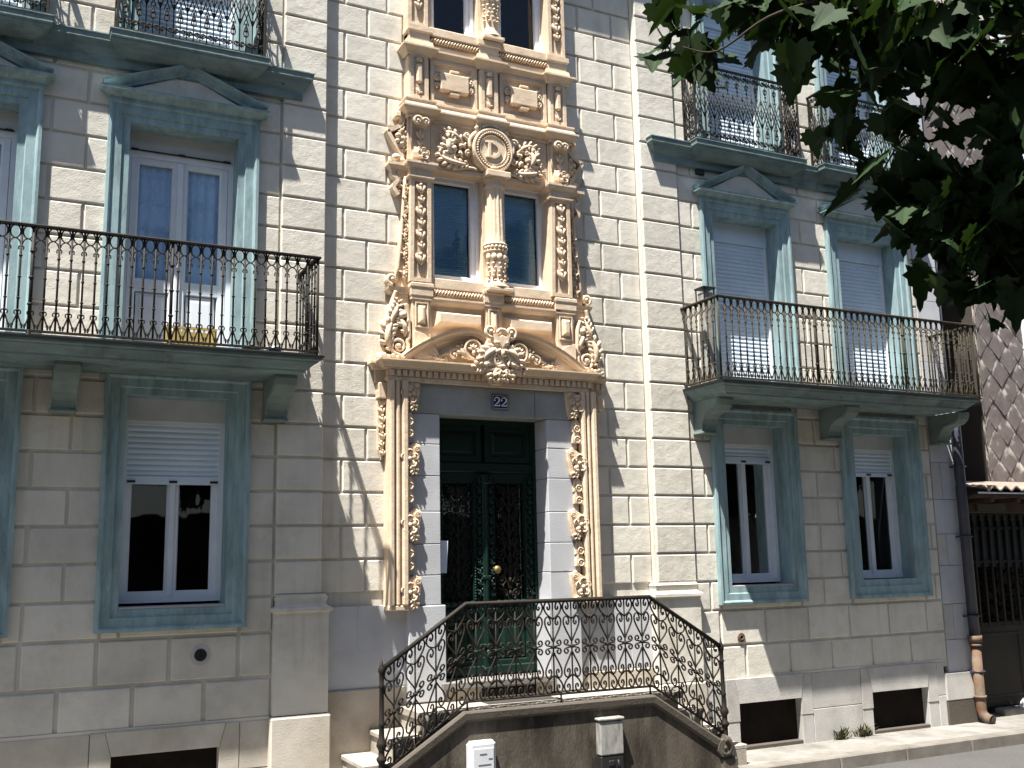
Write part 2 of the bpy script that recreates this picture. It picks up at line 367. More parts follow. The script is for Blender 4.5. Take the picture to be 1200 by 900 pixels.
def flower(mb, cx, cz, y, r):
    for k in range(5):
        an = math.pi/2+2*math.pi*k/5
        mb.blob((cx+r*0.66*math.cos(an), y-0.012, cz+r*0.66*math.sin(an)), (r*0.42, 0.02, r*0.36), 9, 5, an)
        # raised rim of each petal
        mb.tube([(cx+r*0.66*math.cos(an)+r*0.36*math.cos(an+q), y-0.028, cz+r*0.66*math.sin(an)+r*0.36*math.sin(an+q)) for q in (-1.3, -0.65, 0, 0.65, 1.3)], r*0.10, 5)
    mb.blob((cx, y-0.024, cz), (r*0.26, 0.022, r*0.26), 8, 5)
def bellflower(mb, cx, cz, y, s):
    for q, dx in ((0.9, -0.5), (0.0, 0.0), (-0.9, 0.5)):
        mb.blob((cx+dx*s*0.5, y-0.012, cz-s*0.35), (s*0.2, 0.02, s*0.5), 7, 5, q*0.5)
    mb.blob((cx, y-0.018, cz+s*0.12), (s*0.2, 0.018, s*0.2), 7, 4)
def garland(mb, pts, y):
    """a hanging string of bell flowers, berries and ties; pts = (x, z, size)"""
    for i, (x, z, s) in enumerate(pts):
        bellflower(mb, x, z, y, s)
        if i < len(pts)-1:
            mb.tube([(x, y-0.008, z), (pts[i+1][0], y-0.008, pts[i+1][1])], 0.009, 5)

# ---------------------------------------------------------------- the setting
g = MB(); g.quad([(-160, -200, -0.13), (200, -200, -0.13), (200, 60, -0.13), (-160, 60, -0.13)]); tag(g.build('road', 'asphalt'), None, None, kind='structure')
g = MB()
xs = -6.0
while xs < 26:
    w = random.uniform(0.9, 1.5)
    g.box(xs+0.004, xs+w-0.004, -0.735, 1.6, -0.12, 0.0+random.uniform(-0.003, 0.003), 0.006); xs += w
g.box(-6, 26, -0.73, 1.6, -0.125, -0.012)
tag(g.build('pavement', 'pave'), None, None, kind='structure')
g = MB(); xs = -6.0
while xs < 26:
    w = random.uniform(0.95, 1.05); g.box(xs+0.003, xs+w-0.003, -0.90, -0.738, -0.20, 0.004, 0.015); xs += w
tag(g.build('kerb', 'kerb'), None, None, kind='structure')

# ---------------------------------------------------------------- the townhouse
house = empty('townhouse', (4.6, 0, 0)); HP = Matrix.Translation((-4.6, 0, 0))
tag(house, 'cream rusticated townhouse with blue window surrounds and an ochre carved entrance bay', 'building')
def hpart(o):                        # geometry is written in world coordinates; the empty stands at the base
    o.matrix_parent_inverse = HP; return o
def hb(mb, name, m, parent=None, label=None):
    o = mb.build(name, m, parent if parent is not None else house, label)
    if parent is None: hpart(o)
    return o

WS, PY = -0.07, -0.10                 # wall faces: side bays, pilasters; the central bay is at 0
XL, XR, ZT = -2.2, 11.22, 13.6
Z0J, HJ = 1.835, 0.3165
LOW = [(-0.48, 0.63), (1.43, 0.63), (7.925, 0.63), (9.91, 0.665)]
UP = [(-0.50, 0.68), (1.40, 0.68), (7.975, 0.675), (9.945, 0.685)]
TOPW = [(-0.50, 0.64), (1.40, 0.64), (7.975, 0.64), (9.945, 0.66)]
S0, S1 = 1.575, 3.80
U0, U1 = 3.95, 6.33
T0, T1 = 6.88, 9.15
VENT = [(0.98, 1.86, -0.02, 0.57), (7.50, 8.385, 0.02, 0.50), (9.48, 10.40, 0.02, 0.48), (-0.95, -0.07, 0.0, 0.57)]
side_open = []
for i in range(4):
    side_open += [(LOW[i][0]-LOW[i][1], LOW[i][0]+LOW[i][1], S0, S1), (UP[i][0]-UP[i][1], UP[i][0]+UP[i][1], U0, U1+0.07), (TOPW[i][0]-TOPW[i][1], TOPW[i][0]+TOPW[i][1], T0, T1)]
mid_open = [(3.84, 5.31, 4.93, 6.20), (3.84, 5.33, 7.70, 9.3), (3.90, 5.20, 0.80, 3.60)]
def minus(r, o, sh=0.05):
    ox0, ox1, oz0, oz1 = o[0]+sh, o[1]-sh, o[2]+sh, o[3]-sh
    x0, x1, z0, z1 = r
    if ox0 >= x1 or ox1 <= x0 or oz0 >= z1 or oz1 <= z0: return [r]
    out = []
    if x0 < ox0: out.append((x0, ox0, z0, z1))
    if x1 > ox1: out.append((ox1, x1, z0, z1))
    a, b = max(x0, ox0), min(x1, ox1)
    if z0 < oz0: out.append((a, b, z0, oz0))
    if z1 > oz1: out.append((a, b, oz1, z1))
    return out
def blocks(mb, rects, opens, yf, **kw):
    for r in rects:
        rs = [r]
        for o in opens: rs = [q for t in rs for q in minus(t, o)]
        for q in rs: mb.block(*q, yf+random.uniform(0, 0.0015), **kw)
def backing(mb, x0, x1, z0, z1, opens, y, sh=0.02):
    xs = sorted({x0, x1, *[v for o in opens for v in (o[0]+sh, o[1]-sh) if x0 < v < x1]})
    zs = sorted({z0, z1, *[v for o in opens for v in (o[2]+sh, o[3]-sh) if z0 < v < z1]})
    for i in range(len(xs)-1):
        for j in range(len(zs)-1):
            cx, cz = (xs[i]+xs[i+1])/2, (zs[j]+zs[j+1])/2
            if any(o[0]+sh < cx < o[1]-sh and o[2]+sh < cz < o[3]-sh for o in opens): continue
            mb.quad([(xs[i], y, zs[j]), (xs[i+1], y, zs[j]), (xs[i+1], y, zs[j+1]), (xs[i], y, zs[j+1])])

w = MB()
JL, JR = 2.31, 6.995                  # pilaster joints with the side bays
# side bays above the sill course
def side_rows(xa, xb, jA, jB):
    k = -1
    rects = []
    while True:
        z0 = Z0J+HJ*k; z1 = z0+HJ
        if z0 < 1.5: z0 = 1.52
        if z0 > ZT: break
        js = jA if k % 2 else jB
        cuts = [xa]+[j for j in js if xa < j < xb]+[xb]
        for a, b in zip(cuts[:-1], cuts[1:]): rects.append((a, b, z0, z1))
        k += 1
    return rects
blocks(w, side_rows(XL, JL, [-1.7, 0.25, 1.0], [-1.4, 0.55, 1.55]), side_open, WS)
blocks(w, side_rows(JR, 10.80, [7.20, 8.86, 10.70], [7.9, 9.17, 10.0]), side_open, WS)
# two tall courses under the windows
def low_rows(xa, xb, offs, step):
    rects = []
    for (z0, z1), o in zip(((1.13, 1.52), (0.77, 1.13)), offs):
        cuts = [xa]; x = o
        while x < xb-0.12:
            if x > xa+0.12: cuts.append(x)
            x += step
        cuts.append(xb)
        for a, b in zip(cuts[:-1], cuts[1:]): rects.append((a, b, z0, z1))
    return rects
blocks(w, low_rows(XL, JL, (-1.52, -1.22), 0.588), side_open, WS, g=0.017)
blocks(w, low_rows(JR, 10.80, (7.31, 7.64), 0.637), side_open, WS, g=0.015)
backing(w, XL, JL, 0.70, ZT, side_open, WS+0.02); backing(w, JR, 10.80, 0.70, ZT, side_open, WS+0.02)
# pilasters
for (a, b) in ((JL+0.005, 2.745), (6.485, JR-0.005)):
    k = 0
    while Z0J+HJ*k < ZT:
        w.block(a, b, Z0J+HJ*k, Z0J+HJ*(k+1), PY, gl=0.0, gr=0.0); k += 1
    w.box(a-0.006, b-0.003 if a < 4 else b+0.006, PY+0.045, 0.05, 1.83, ZT); w.box(a+0.003, b-0.003, PY+0.022, PY+0.044, 1.83, ZT)
# central bay
rects = []
for k in range(0, 38):
    z0, z1 = Z0J+HJ*k, Z0J+HJ*(k+1)
    cutsL = [2.745, 2.96, 3.42, 3.85] if k % 2 else [2.745, 3.205, 3.60]
    cutsR = [5.30, 5.975, 6.485] if k % 2 else [5.20, 5.75, 6.215, 6.485]
    for cs in (cutsL, cutsR):
        for a, b in zip(cs[:-1], cs[1:]): rects.append((a, b, z0, z1))
blocks(w, rects, mid_open, 0.0)
backing(w, 2.70, 6.52, 1.60, ZT, mid_open, 0.02)
hb(w, 'wall', 'stucco')

# blue limestone dado of the central bay and quoins
w = MB()
for (z0, z1, cs) in ((1.30, 1.70, (2.745, 3.12, 3.62, 3.985)), (0.96, 1.30, (2.745, 3.36, 3.98))):
    for a, b in zip(cs[:-1], cs[1:]): w.block(a, b, z0, z1+0.015, -0.028, g=0.003, c=0.004, dep=0.02)
w.box(2.70, 3.985, -0.024, 0.3, 0.90, 1.695)
hb(w, 'dado', 'limestone'); w = MB()
for (z0, z1, cs) in ((1.30, 1.70, (5.13, 5.80, 6.50)), (0.96, 1.30, (5.13, 5.55, 6.15, 6.50))):
    for a, b in zip(cs[:-1], cs[1:]): w.block(a, b, z0, z1+0.015, -0.028, g=0.003, c=0.004, dep=0.02)
w.box(5.13, 6.52, -0.024, 0.3, 0.90, 1.695)
hb(w, 'dado', 'limestone')
w = MB(); w.box(2.70, 3.99, -0.05, 0.3, -0.1, 0.955, 0.008); hb(w, 'footing', 'grime'); w = MB(); w.box(5.12, 6.52, -0.05, 0.3, -0.1, 0.955, 0.008)
hb(w, 'footing', 'grime')
w = MB(); k = 0; z = 0.62
qa = MB()
while z < ZT:
    h = 0.40+0.04*((k*7) % 3)
    if k % 2:
        qa = MB(); qa.block(10.80, 10.97, z, z+h, WS+0.002, g=0.003, c=0.003); hb(qa, 'quoin', 'palestone'); qa = MB(); qa.block(10.97, XR, z, z+h, WS, g=0.003, c=0.003)
    else: qa = MB(); qa.block(10.80, XR, z, z+h, WS, g=0.003, c=0.003)
    hb(qa, 'quoin', 'limestone')
    z += h; k += 1
w.box(10.80, XR-0.004, WS+0.02, 0.3, 0.55, ZT)
hb(w, 'corner_core', 'limestone')
w = MB(); w.box(10.70, XR+0.01, WS-0.03, 0.3, 0.29, 0.62, 0.01); hb(w, 'corner_base', 'palestone')
w = MB(); w.box(10.705, XR+0.005, WS-0.026, 0.3, -0.1, 0.287, 0.01); hb(w, 'corner_base', 'coping', label='grey stained lower corner stone')
# side wall, back and roof of the house
w = MB(); w.box(XL, XR-0.02, 7.5, 7.6, 0, ZT); w.box(XR-0.06, XR-0.012, 0.31, 7.5, 0, ZT); w.box(XL-0.05, XL, 0.0, 7.5, 0, ZT)
hb(w, 'side_wall', 'stucco')
w = MB(); w.box(XL-0.1, XR+0.1, -0.06, 7.7, ZT+0.004, ZT+0.2); w.box(XL, XR, -0.30, -0.07, 9.55, 9.78, 0.02); hb(w, 'roof', 'roof')

# pedestals of the two pilasters
for (x0, x1) in ((2.325, 2.79), (6.44, 6.985)):
    w = MB()
    pth = [(x0+0.01, 0.02), (x0+0.01, PY-0.005), (x1-0.01, PY-0.005), (x1-0.01, 0.02)]
    w.sweep_plan(pth, [(0, 1.845), (0.0, 1.835), (0.022, 1.815), (0.014, 1.79), (0.006, 1.76), (0.02, 1.735), (0.055, 1.72), (0.055, 1.69), (0.035, 1.685), (0.03, 1.665)])
    w.sweep_plan(pth, [(0.028, 1.67), (0.028, 0.79)])
    w.box(x0, x1, PY, 0.05, 0.7, 1.84)
    hb(w, 'pilaster_base', 'stucco')
    w = MB(); w.box(x0-0.045, x1+0.045, PY-0.06, 0.05, -0.1, 0.78, 0.018); hb(w, 'pedestal', 'plinth')
# plinth with the cellar openings
for (xa, xb, vs, top) in ((XL, 2.29, (VENT[3], VENT[0]), 0.765), (7.03, 10.705, (VENT[1], VENT[2]), 0.765)):
    w = MB()
    def solid(a, b, z0, z1, y=WS-0.012): w.box(a+0.002, b-0.002, y+random.uniform(0, .004), 0.12, z0, z1, 0.006)
    x = xa
    for v in vs:
        # wall stones up to the jamb
        jl, jr = v[0]-0.17, v[1]+0.17
        if jl-x > 0.3:
            mid = x+(jl-x)*0.5
            for (z0, z1) in ((-0.1, 0.36), (0.364, top)): solid(x, jl, z0, z1)
        elif jl > x: solid(x, jl, -0.1, top)
        x = jr
        solid(jl, v[0], -0.1, v[3]*0.62); solid(v[1], jr, -0.1, v[3]*0.62)
        # jambs above, cut to the splay of the flat arch
        zt = v[3]; y = WS-0.015
        for sgn, e0, e1 in ((-1, v[0], jl), (1, v[1], jr)):
            w.prism([(e0, v[3]*0.622), (e0, zt), (e0+sgn*0.055, top), (e1-sgn*0.002, top), (e1-sgn*0.002, v[3]*0.622)] if sgn > 0 else
                    [(e0, v[3]*0.622), (e1+0.002, v[3]*0.622), (e1+0.002, top), (e0-0.055, top), (e0, zt)], y, 0.12, 0.004)
        w.prism([(v[0]+0.002, zt), (v[1]-0.002, zt), (v[1]+0.051, top), (v[0]-0.051, top)], WS-0.022, 0.12, 0.005)
    if xb-x > 0.02:
        solid(x, xb, -0.1, 0.36); solid(x, xb, 0.364, top)
    hb(w, 'plinth', 'palestone' if xa > 5 else 'plinth')
    w = MB(); w.box(xa, xb, WS-0.004, 0.1, 0.757, 0.79); hb(w, 'string_course', 'stucco')
for v in VENT:
    w = MB(); w.box(v[0]-0.02, v[1]+0.02, 0.02, 0.05, v[2]-0.1, v[3]+0.02)
    co = hb(w, 'cellar_opening', 'hole'); w = MB(); w.box(v[0]+0.003, v[1]-0.003, -0.078, 0.02, v[2]-0.06, v[2]+0.018, 0.004); w.build('sill', 'coping', co)
# round vents
for (x, z, y) in ((1.68, 1.35, WS), (7.58, 1.21, WS)):
    if x < 5: w = MB(); w.tube([(x, y-0.004, z), (x, y+0.01, z)], 0.088, 26); hb(w, 'plaster_patch', 'palestone')
    w = MB()
    for i in range(2): w.tube([(x+(0.044-0.018*i)*math.cos(t*math.pi/9), y-0.006-0.006*i, z+(0.044-0.018*i)*math.sin(t*math.pi/9)) for t in range(19)], 0.010-0.003*i, 6, cap=False)
    o = hb(w, 'vent_ring', 'boxblack' if x < 5 else 'rust')
    w = MB(); w.tube([(x, y-0.007, z), (x, y+0.01, z)], 0.038, 20); w.box(x-0.004, x+0.004, y-0.008, y-0.003, z-0.04, z+0.04); hb(w, 'vent_cover', 'boxblack')

w = MB(); w.box(7.282, 7.402, -0.10, -0.05, 6.624, 6.789, 0.006); hb(w, 'dark_spot_block', 'boxblack')  # black block put in for a dark hole under the cornice
# ---------------------------------------------------------------- windows
def slats(mb, x0, x1, z0, z1, y, pitch=0.052):
    z = z1; 
    while z-pitch > z0-0.001:
        b = [(y+0.004, z), (y-0.006, z-pitch*0.25), (y-0.008, z-pitch*0.6), (y+0.006, z-pitch*0.93), (y+0.006, z-pitch)]
        for i in range(len(b)-1):
            mb.quad([(x0, b[i+1][0], b[i+1][1]), (x1, b[i+1][0], b[i+1][1]), (x1, b[i][0], b[i][1]), (x0, b[i][0], b[i][1])])
        z -= pitch
    return z
def roombox(x0, x1, z0, z1, y0, dep, parent):
    m = MB(); a, b, c, d2 = x0-0.03, x1+0.03, z0-0.05, z1+0.05
    m.quad([(a, y0+dep, c), (b, y0+dep, c), (b, y0+dep, d2), (a, y0+dep, d2)])
    for q in ([(a, y0, c), (a, y0+dep, c), (a, y0+dep, d2), (a, y0, d2)], [(b, y0, c), (b, y0+dep, c), (b, y0+dep, d2), (b, y0, d2)],
              [(a, y0, c), (b, y0, c), (b, y0+dep, c), (a, y0+dep, c)], [(a, y0, d2), (b, y0, d2), (b, y0+dep, d2), (a, y0+dep, d2)]): m.quad(q)
    return m.build('room', 'dark', parent)
SPROF = [(0.0, 0.0), (0.0, -0.062), (0.022, -0.066), (0.034, -0.058), (0.04, -0.042), (0.105, -0.042), (0.112, -0.024), (0.165, -0.024)]
def surround(xc, ho, z0, z1, hi, sides, yw=WS, dep=0.20, bottom_in=0.0, win=None):
    m = MB(); e = ho-hi
    pr = [(dd*e/0.165, yw+y) for dd, y in SPROF]+[(e, yw+dep+0.10)]
    m.rect_sweep(xc-ho, xc+ho, z0, z1, pr, sides=sides)
    return m
def sash(mb, x0, x1, z0, z1, y, w=0.055, t=0.045):
    mb.rect_sweep(x0, x1, z0, z1, [(0, y+t), (0, y), (w*0.8, y), (w, y+0.014), (w, y+t)])
def window_low(xc, ho, shut, hi=0.445, curt=None):
    su = surround(xc, ho, S0, S1, hi, 'lrtb')
    win = hb(su, 'window', 'blue')
    y = WS+0.20; x0, x1, z0, z1 = xc-hi, xc+hi, S0+0.185, S1-0.185
    m = MB(); m.box(x0, x1, y-0.02, y+0.03, z1-0.20, z1+0.01); m.build('shutter_box', 'board', win)
    m = MB(); m.rect_sweep(x0, x1, z0+0.045, z1-0.19, [(0, y+0.09), (0, y+0.0), (0.045, y+0.0), (0.045, y+0.09)]); 
    m.build('frame', 'pvc', win)
    m = MB(); ze = slats(m, x0+0.025, x1-0.025, shut+0.05, z1-0.195, y+0.02, 0.05); m.box(x0+0.025, x1-0.025, y+0.005, y+0.03, shut, ze, 0.004)
    m.build('roller_shutter', 'slat', win)
    m = MB()
    for bx in (xc-0.36, xc, xc+0.36): m.box(bx-0.035, bx+0.035, y-0.004, y+0.006, shut+0.014, shut+0.034)
    m.build('shutter_stop', 'boxblack', win)
    for (a, b) in ((x0+0.045, xc+0.01), (xc-0.01+0.02, x1-0.045)):
        m = MB(); sash(m, a, b, z0+0.09, z1-0.20, y+0.045); s_ = m.build('sash', 'pvc', win)
    m = MB(); m.box(xc-0.025, xc+0.03, y+0.03, y+0.045, z0+0.09, z1-0.2, 0.006); m.build('mullion', 'pvc', win)
    m = MB(); m.quad([(x0+0.05, y+0.07, z0+0.1), (x1-0.05, y+0.07, z0+0.1), (x1-0.05, y+0.07, z1-0.2), (x0+0.05, y+0.07, z1-0.2)]); m.build('glass_pane', 'glass', win)
    m = MB(); m.box(x0+0.002, x1-0.002, WS-0.02, y+0.02, z0, z0+0.022, 0.004); m.build('sill', 'sill', win)
    roombox(x0, x1, z0, z1, y+0.10, 1.2, win)
    return win
def pediment(win, xc, hw, z0, apex, y=WS):
    m = MB()
    prof = [(0.0, z0), (0.03, z0+0.005), (0.03, z0+0.02), (0.055, z0+0.03), (0.09, z0+0.055), (0.12, z0+0.065), (0.12, z0+0.085), (0.125, z0+0.09), (0.0, z0+0.115)]
    m.sweep_plan([(xc-hw+0.1, y+0.02), (xc-hw+0.1, y-0.03), (xc+hw-0.1, y-0.03), (xc+hw-0.1, y+0.02)], prof)
    m.build('pediment', 'blue', win)
    m = MB(); zb = z0+0.095
    pr = [(0.0, y+0.02), (0.0, y-0.05), (0.02, y-0.06), (0.05, y-0.10), (0.07, y-0.125), (0.085, y-0.13), (0.09, y+0.02)]
    m.sweep_xz([(xc-hw+0.02, zb-0.03), (xc, apex-0.085), (xc+hw-0.02, zb-0.03)], pr)
    m.build('raking_cornice', 'blue', win)
    m = MB(); m.prism([(xc-hw+0.15, zb), (xc+hw-0.15, zb), (xc, apex-0.08)], y-0.03, y+0.02); m.build('tympanum', 'stucco', win)
def window_up(xc, ho, kind, z0=U0, z1=U1, apex=None, hi=0.49, name='window'):
    su = surround(xc, ho, z0, z1, hi, 'lrt'); win = hb(su, name, 'blue')
    y = WS+0.20; x0, x1, zt = xc-hi, xc+hi, z1-(ho-hi)
    if apex: pediment(win, xc, ho+0.055, z1-0.005, apex)
    m = MB(); m.box(x0, x1, y-0.015, y+0.04, zt-(0.19 if kind == 'door' else 0.24), zt+0.01); m.build('shutter_box', 'board' if kind == 'door' else 'slat', win)
    zb = zt-(0.19 if kind == 'door' else 0.24)
    if kind == 'shut':
        m = MB(); slats(m, x0+0.03, x1-0.03, z0, zb, y+0.02, 0.05); m.build('roller_shutter', 'slat', win)
        m = MB()
        for a in (x0, x1-0.035): m.box(a, a+0.035, y-0.012, y+0.03, z0, zb, 0.004)
        m.build('shutter_rail', 'pvc', win)
        m = MB(); m.box(x0, x1, y+0.03, y+0.06, z0, zt); m.build('room', 'dark', win)
    else:
        m = MB(); m.rect_sweep(x0, x1, z0, zb, [(0, y+0.09), (0, y), (0.045, y), (0.045, y+0.09)]); m.build('frame', 'pvc', win)
        m = MB(); m.box(x0+0.03, x1-0.03, y-0.028, y-0.016, zb+0.004, zb+0.016)
        for bx in (x0+0.07, xc, x1-0.07): m.box(bx-0.03, bx+0.03, y-0.034, y-0.016, zb+0.002, zb+0.022)
        m.build('shutter_stop', 'boxblack', win)
        for (a, b) in ((x0+0.05, xc-0.004), (xc+0.004, x1-0.05)):
            m = MB(); sash(m, a, b, z0+0.02, zb-0.03, y+0.02, 0.072); m.box(a+0.05, b-0.05, y+0.022, y+0.06, 4.62, 4.74, 0.006)
            m.rect_sweep(a+0.085, b-0.085, z0+0.12, 4.61, [(0, y+0.05), (0.03, y+0.045), (0.035, y+0.03), (0.06, y+0.028)], fill=True)
            lf = m.build('door_leaf', 'pvc', win)
        m = MB(); m.box(xc-0.03, xc+0.03, y+0.0, y+0.02, z0+0.02, zb-0.05, 0.008); m.build('mullion', 'pvc', win)
        m = MB(); m.box(xc-0.012, xc+0.012, y-0.035, y-0.001, 4.86, 4.98, 0.005); m.build('handle', 'pvc', win)
        m = MB(); m.quad([(x0+0.1, y+0.05, 4.7), (x1-0.1, y+0.05, 4.7), (x1-0.1, y+0.05, zb-0.06), (x0+0.1, y+0.05, zb-0.06)]); m.build('glass_pane', 'glass_skytint', win)
        m = MB(); N = 60; 
        for i in range(N):
            xa, xb = x0+0.09+(x1-x0-0.18)*i/N, x0+0.09+(x1-x0-0.18)*(i+1)/N
            m.quad([(xa, y+0.085+0.008*math.sin(i*0.9), 4.6), (xb, y+0.085+0.008*math.sin((i+1)*0.9), 4.6), (xb, y+0.085+0.008*math.sin((i+1)*0.9), zb), (xa, y+0.085+0.008*math.sin(i*0.9), zb)], True)
        # lace scallops
        for r in range(4):
            for q in range(6):
                cx_ = x0+0.17+q*0.13; cz_ = 4.95+r*0.26
                m.tube([(cx_+0.05*math.cos(t*math.pi/6), y+0.068, cz_+0.035*math.sin(t*math.pi/6)) for t in range(7)], 0.004, 4)
        m.build('lace_curtain', 'curtain', win)
        roombox(x0, x1, z0, zt, y+0.11, 1.0, win)
    return win
window_low(LOW[0][0], LOW[0][1], 2.95); window_low(LOW[1][0], LOW[1][1], 2.845); window_low(LOW[2][0], LOW[2][1], 3.19); window_low(LOW[3][0], LOW[3][1], 3.07)
window_up(UP[0][0], UP[0][1], 'door', apex=6.76); window_up(UP[1][0], UP[1][1], 'door', apex=6.76)
window_up(UP[2][0], UP[2][1], 'shut', apex=6.82); window_up(UP[3][0], UP[3][1], 'shut', apex=6.82)
for i in range(4): window_up(TOPW[i][0], TOPW[i][1], 'shut', T0-0.03, T1, None, 0.46)

# ---------------------------------------------------------------- cornices under the second floor and balcony slabs
for (xa, xb, cs, zo) in ((XL+0.1, 2.44, (-0.5, 1.40), 0.0), (6.72, 10.78, (7.975, 9.945), 0.06)):
    z0 = 6.63+zo; zt = z0+0.25
    m = MB()
    prof = [(0.0, z0), (0.05, z0+0.004), (0.055, z0+0.09), (0.065, z0+0.10), (0.085, z0+0.12), (0.12, z0+0.19), (0.14, z0+0.20), (0.14, zt), (0.15, zt+0.004), (0.15, zt+0.014), (0.0, zt+0.02)]
    m.sweep_plan([(xa, WS+0.02), (xa, WS), (xb, WS), (xb, WS+0.02)], prof)
    co = hb(m, 'cornice', 'slab')
    for c in cs:
        m = MB(); hw = 0.61 if c < 5 else 0.74
        pr2 = [(0.0, z0+0.085), (0.02, z0+0.10), (0.055, z0+0.115), (0.10, z0+0.15), (0.13, z0+0.185), (0.13, z0+0.20), (0.15, z0+0.21), (0.15, zt+0.014), (0.16, zt+0.018), (0.16, zt+0.028), (0.0, zt+0.03)]
        m.sweep_plan([(c-hw+0.05, WS-0.02), (c-hw+0.05, WS-0.11), (c+hw-0.05, WS-0.11), (c+hw-0.05, WS-0.02)], pr2)
        m.box(c-hw+0.06, c+hw-0.06, WS-0.11, WS, z0+0.09, zt+0.026)
        m.build('balcony_slab', 'slab', co)
for (xa, xb, zt, brs) in ((-1.75, 2.53, 3.925, (-1.42, 0.47, 2.27)), (6.93, 10.92, 3.985, (7.17, 9.05, 10.93-0.02))):
    m = MB(); yb, yf = WS+0.02, -0.83
    zu = zt-0.135
    prof = [(-0.15, zu), (-0.125, zu+0.004), (-0.12, zu+0.022), (-0.10, zu+0.034), (-0.07, zu+0.062), (-0.045, zu+0.080), (-0.04, zu+0.092), (-0.012, zu+0.10), (-0.012, zt-0.012), (0.0, zt-0.010), (0.0, zt)]
    m.sweep_plan([(xa, yb), (xa, yf), (xb, yf), (xb, yb)], prof, caps=False)
    m.quad([(xa, yb, zt), (xb, yb, zt), (xb, yf, zt), (xa, yf, zt)])
    m.quad([(xa+0.15, yb, zu), (xb-0.15, yb, zu), (xb-0.15, yf+0.15, zu), (xa+0.15, yf+0.15, zu)])
    bal = hb(m, 'balcony', 'slab')
    m = MB(); m.sweep_plan([(xa, WS-0.01), (xa, yf), (xb, yf), (xb, WS-0.01)], [(-0.01, zt-0.014), (0.006, zt-0.014), (0.008, zt+0.004), (-0.02, zt+0.006)]); m.build('lead_edge', 'boxblack', bal)
    m = MB(); m.box(xa+0.05, xb-0.05, yf+0.06, WS-0.01, zt+0.002, zt+0.03, 0.005); m.build('floor_tile', 'pave', bal)
    for c in brs:
        m = MB(); pts = [(WS, zu), (-0.56, zu), (-0.565, zu-0.03), (-0.54, zu-0.09), (-0.48, zu-0.14), (-0.40, zu-0.155), (-0.33, zu-0.17), (-0.27, zu-0.215), (-0.235, zu-0.28), (-0.225, zu-0.335), (-0.225, zu-0.35), (WS, zu-0.35)]
        b0 = len(m.v); n = len(pts); hw = 0.095
        m.v += [(c-hw, y, z) for y, z in pts]+[(c+hw, y, z) for y, z in pts]
        m.face(range(n)); m.face([n+i for i in range(n)][::-1])
        for i in range(n): m.face([i, (i+1) % n, n+(i+1) % n, n+i])
        for sg in (-1, 1):                # scroll line carved on the flank
            m.tube([(c+sg*(hw+0.001), y*0.93-0.02, z+0.02) for y, z in pts[2:10]], 0.010, 5)
        m.build('bracket', 'bracket', bal)
        m = MB(); m.box(c-hw-0.012, c+hw+0.012, -0.245, WS, zu-0.375, zu-0.352, 0.004); m.build('bracket_foot', 'bracket', bal)

# ---------------------------------------------------------------- the carved entrance bay (portal)
portal = hb((lambda m: (m.box(3.62, 5.50, -0.09, 0.02, 4.05, 4.93), m)[-1])(MB()), 'entrance_bay', 'sand')
def pb(m, name, mt='sand', label=None): return m.build(name, mt, portal, label)
CX = 4.55
m = MB(); m.box(3.86, 5.24, -0.10, 0.02, 6.17, 6.68); pb(m, 'frieze'); m = MB(); m.box(3.86, 5.24, -0.08, 0.02, 6.80, 7.40); pb(m, 'attic_panel')
# jamb stones and lintel
jz = [1.70, 1.985, 2.285, 2.60, 2.95, 3.265, 3.57]
for i in range(6):
    for (a, b) in ((3.60, 3.94), (5.155, 5.52)): m = MB(); m.box(a, b, -0.10+random.uniform(0, .003), 0.30, jz[i]+0.002, jz[i+1]-0.002, 0.006); pb(m, 'jamb_stone', 'limestone')
for (a, b) in ((3.60, 3.985), (5.12, 5.50)): m = MB(); m.box(a, b, -0.112, 0.30, 0.80, 1.697, 0.008); pb(m, 'jamb_stone', 'limestone')
m = MB(); m.box(3.60, 5.02, -0.10, 0.30, 3.572, 3.88, 0.006); m.box(5.024, 5.52, -0.10, 0.30, 3.572, 3.88, 0.006); pb(m, 'lintel', 'lintel')
# strip mouldings
for sg, x0, x1 in ((1, 3.385, 3.585), (-1, 5.545, 5.735)):
    m = MB(); m.box(x0, x1, -0.135, 0.02, 1.705, 3.885, 0.004)
    W_ = x1-x0
    for f0, f1, dy_ in ((0.0, 0.30, 0.04), (0.36, 0.60, 0.03), (0.66, 1.0, 0.045)):
        m.box(x0+W_*f0+0.001, x0+W_*f1-0.001, -0.135-dy_, -0.134, 1.706, 3.884, 0.016)
    m.box(x0-0.01, x1+0.01, -0.16, 0.02, 1.66, 1.71, 0.01)
    pb(m, 'door_moulding')
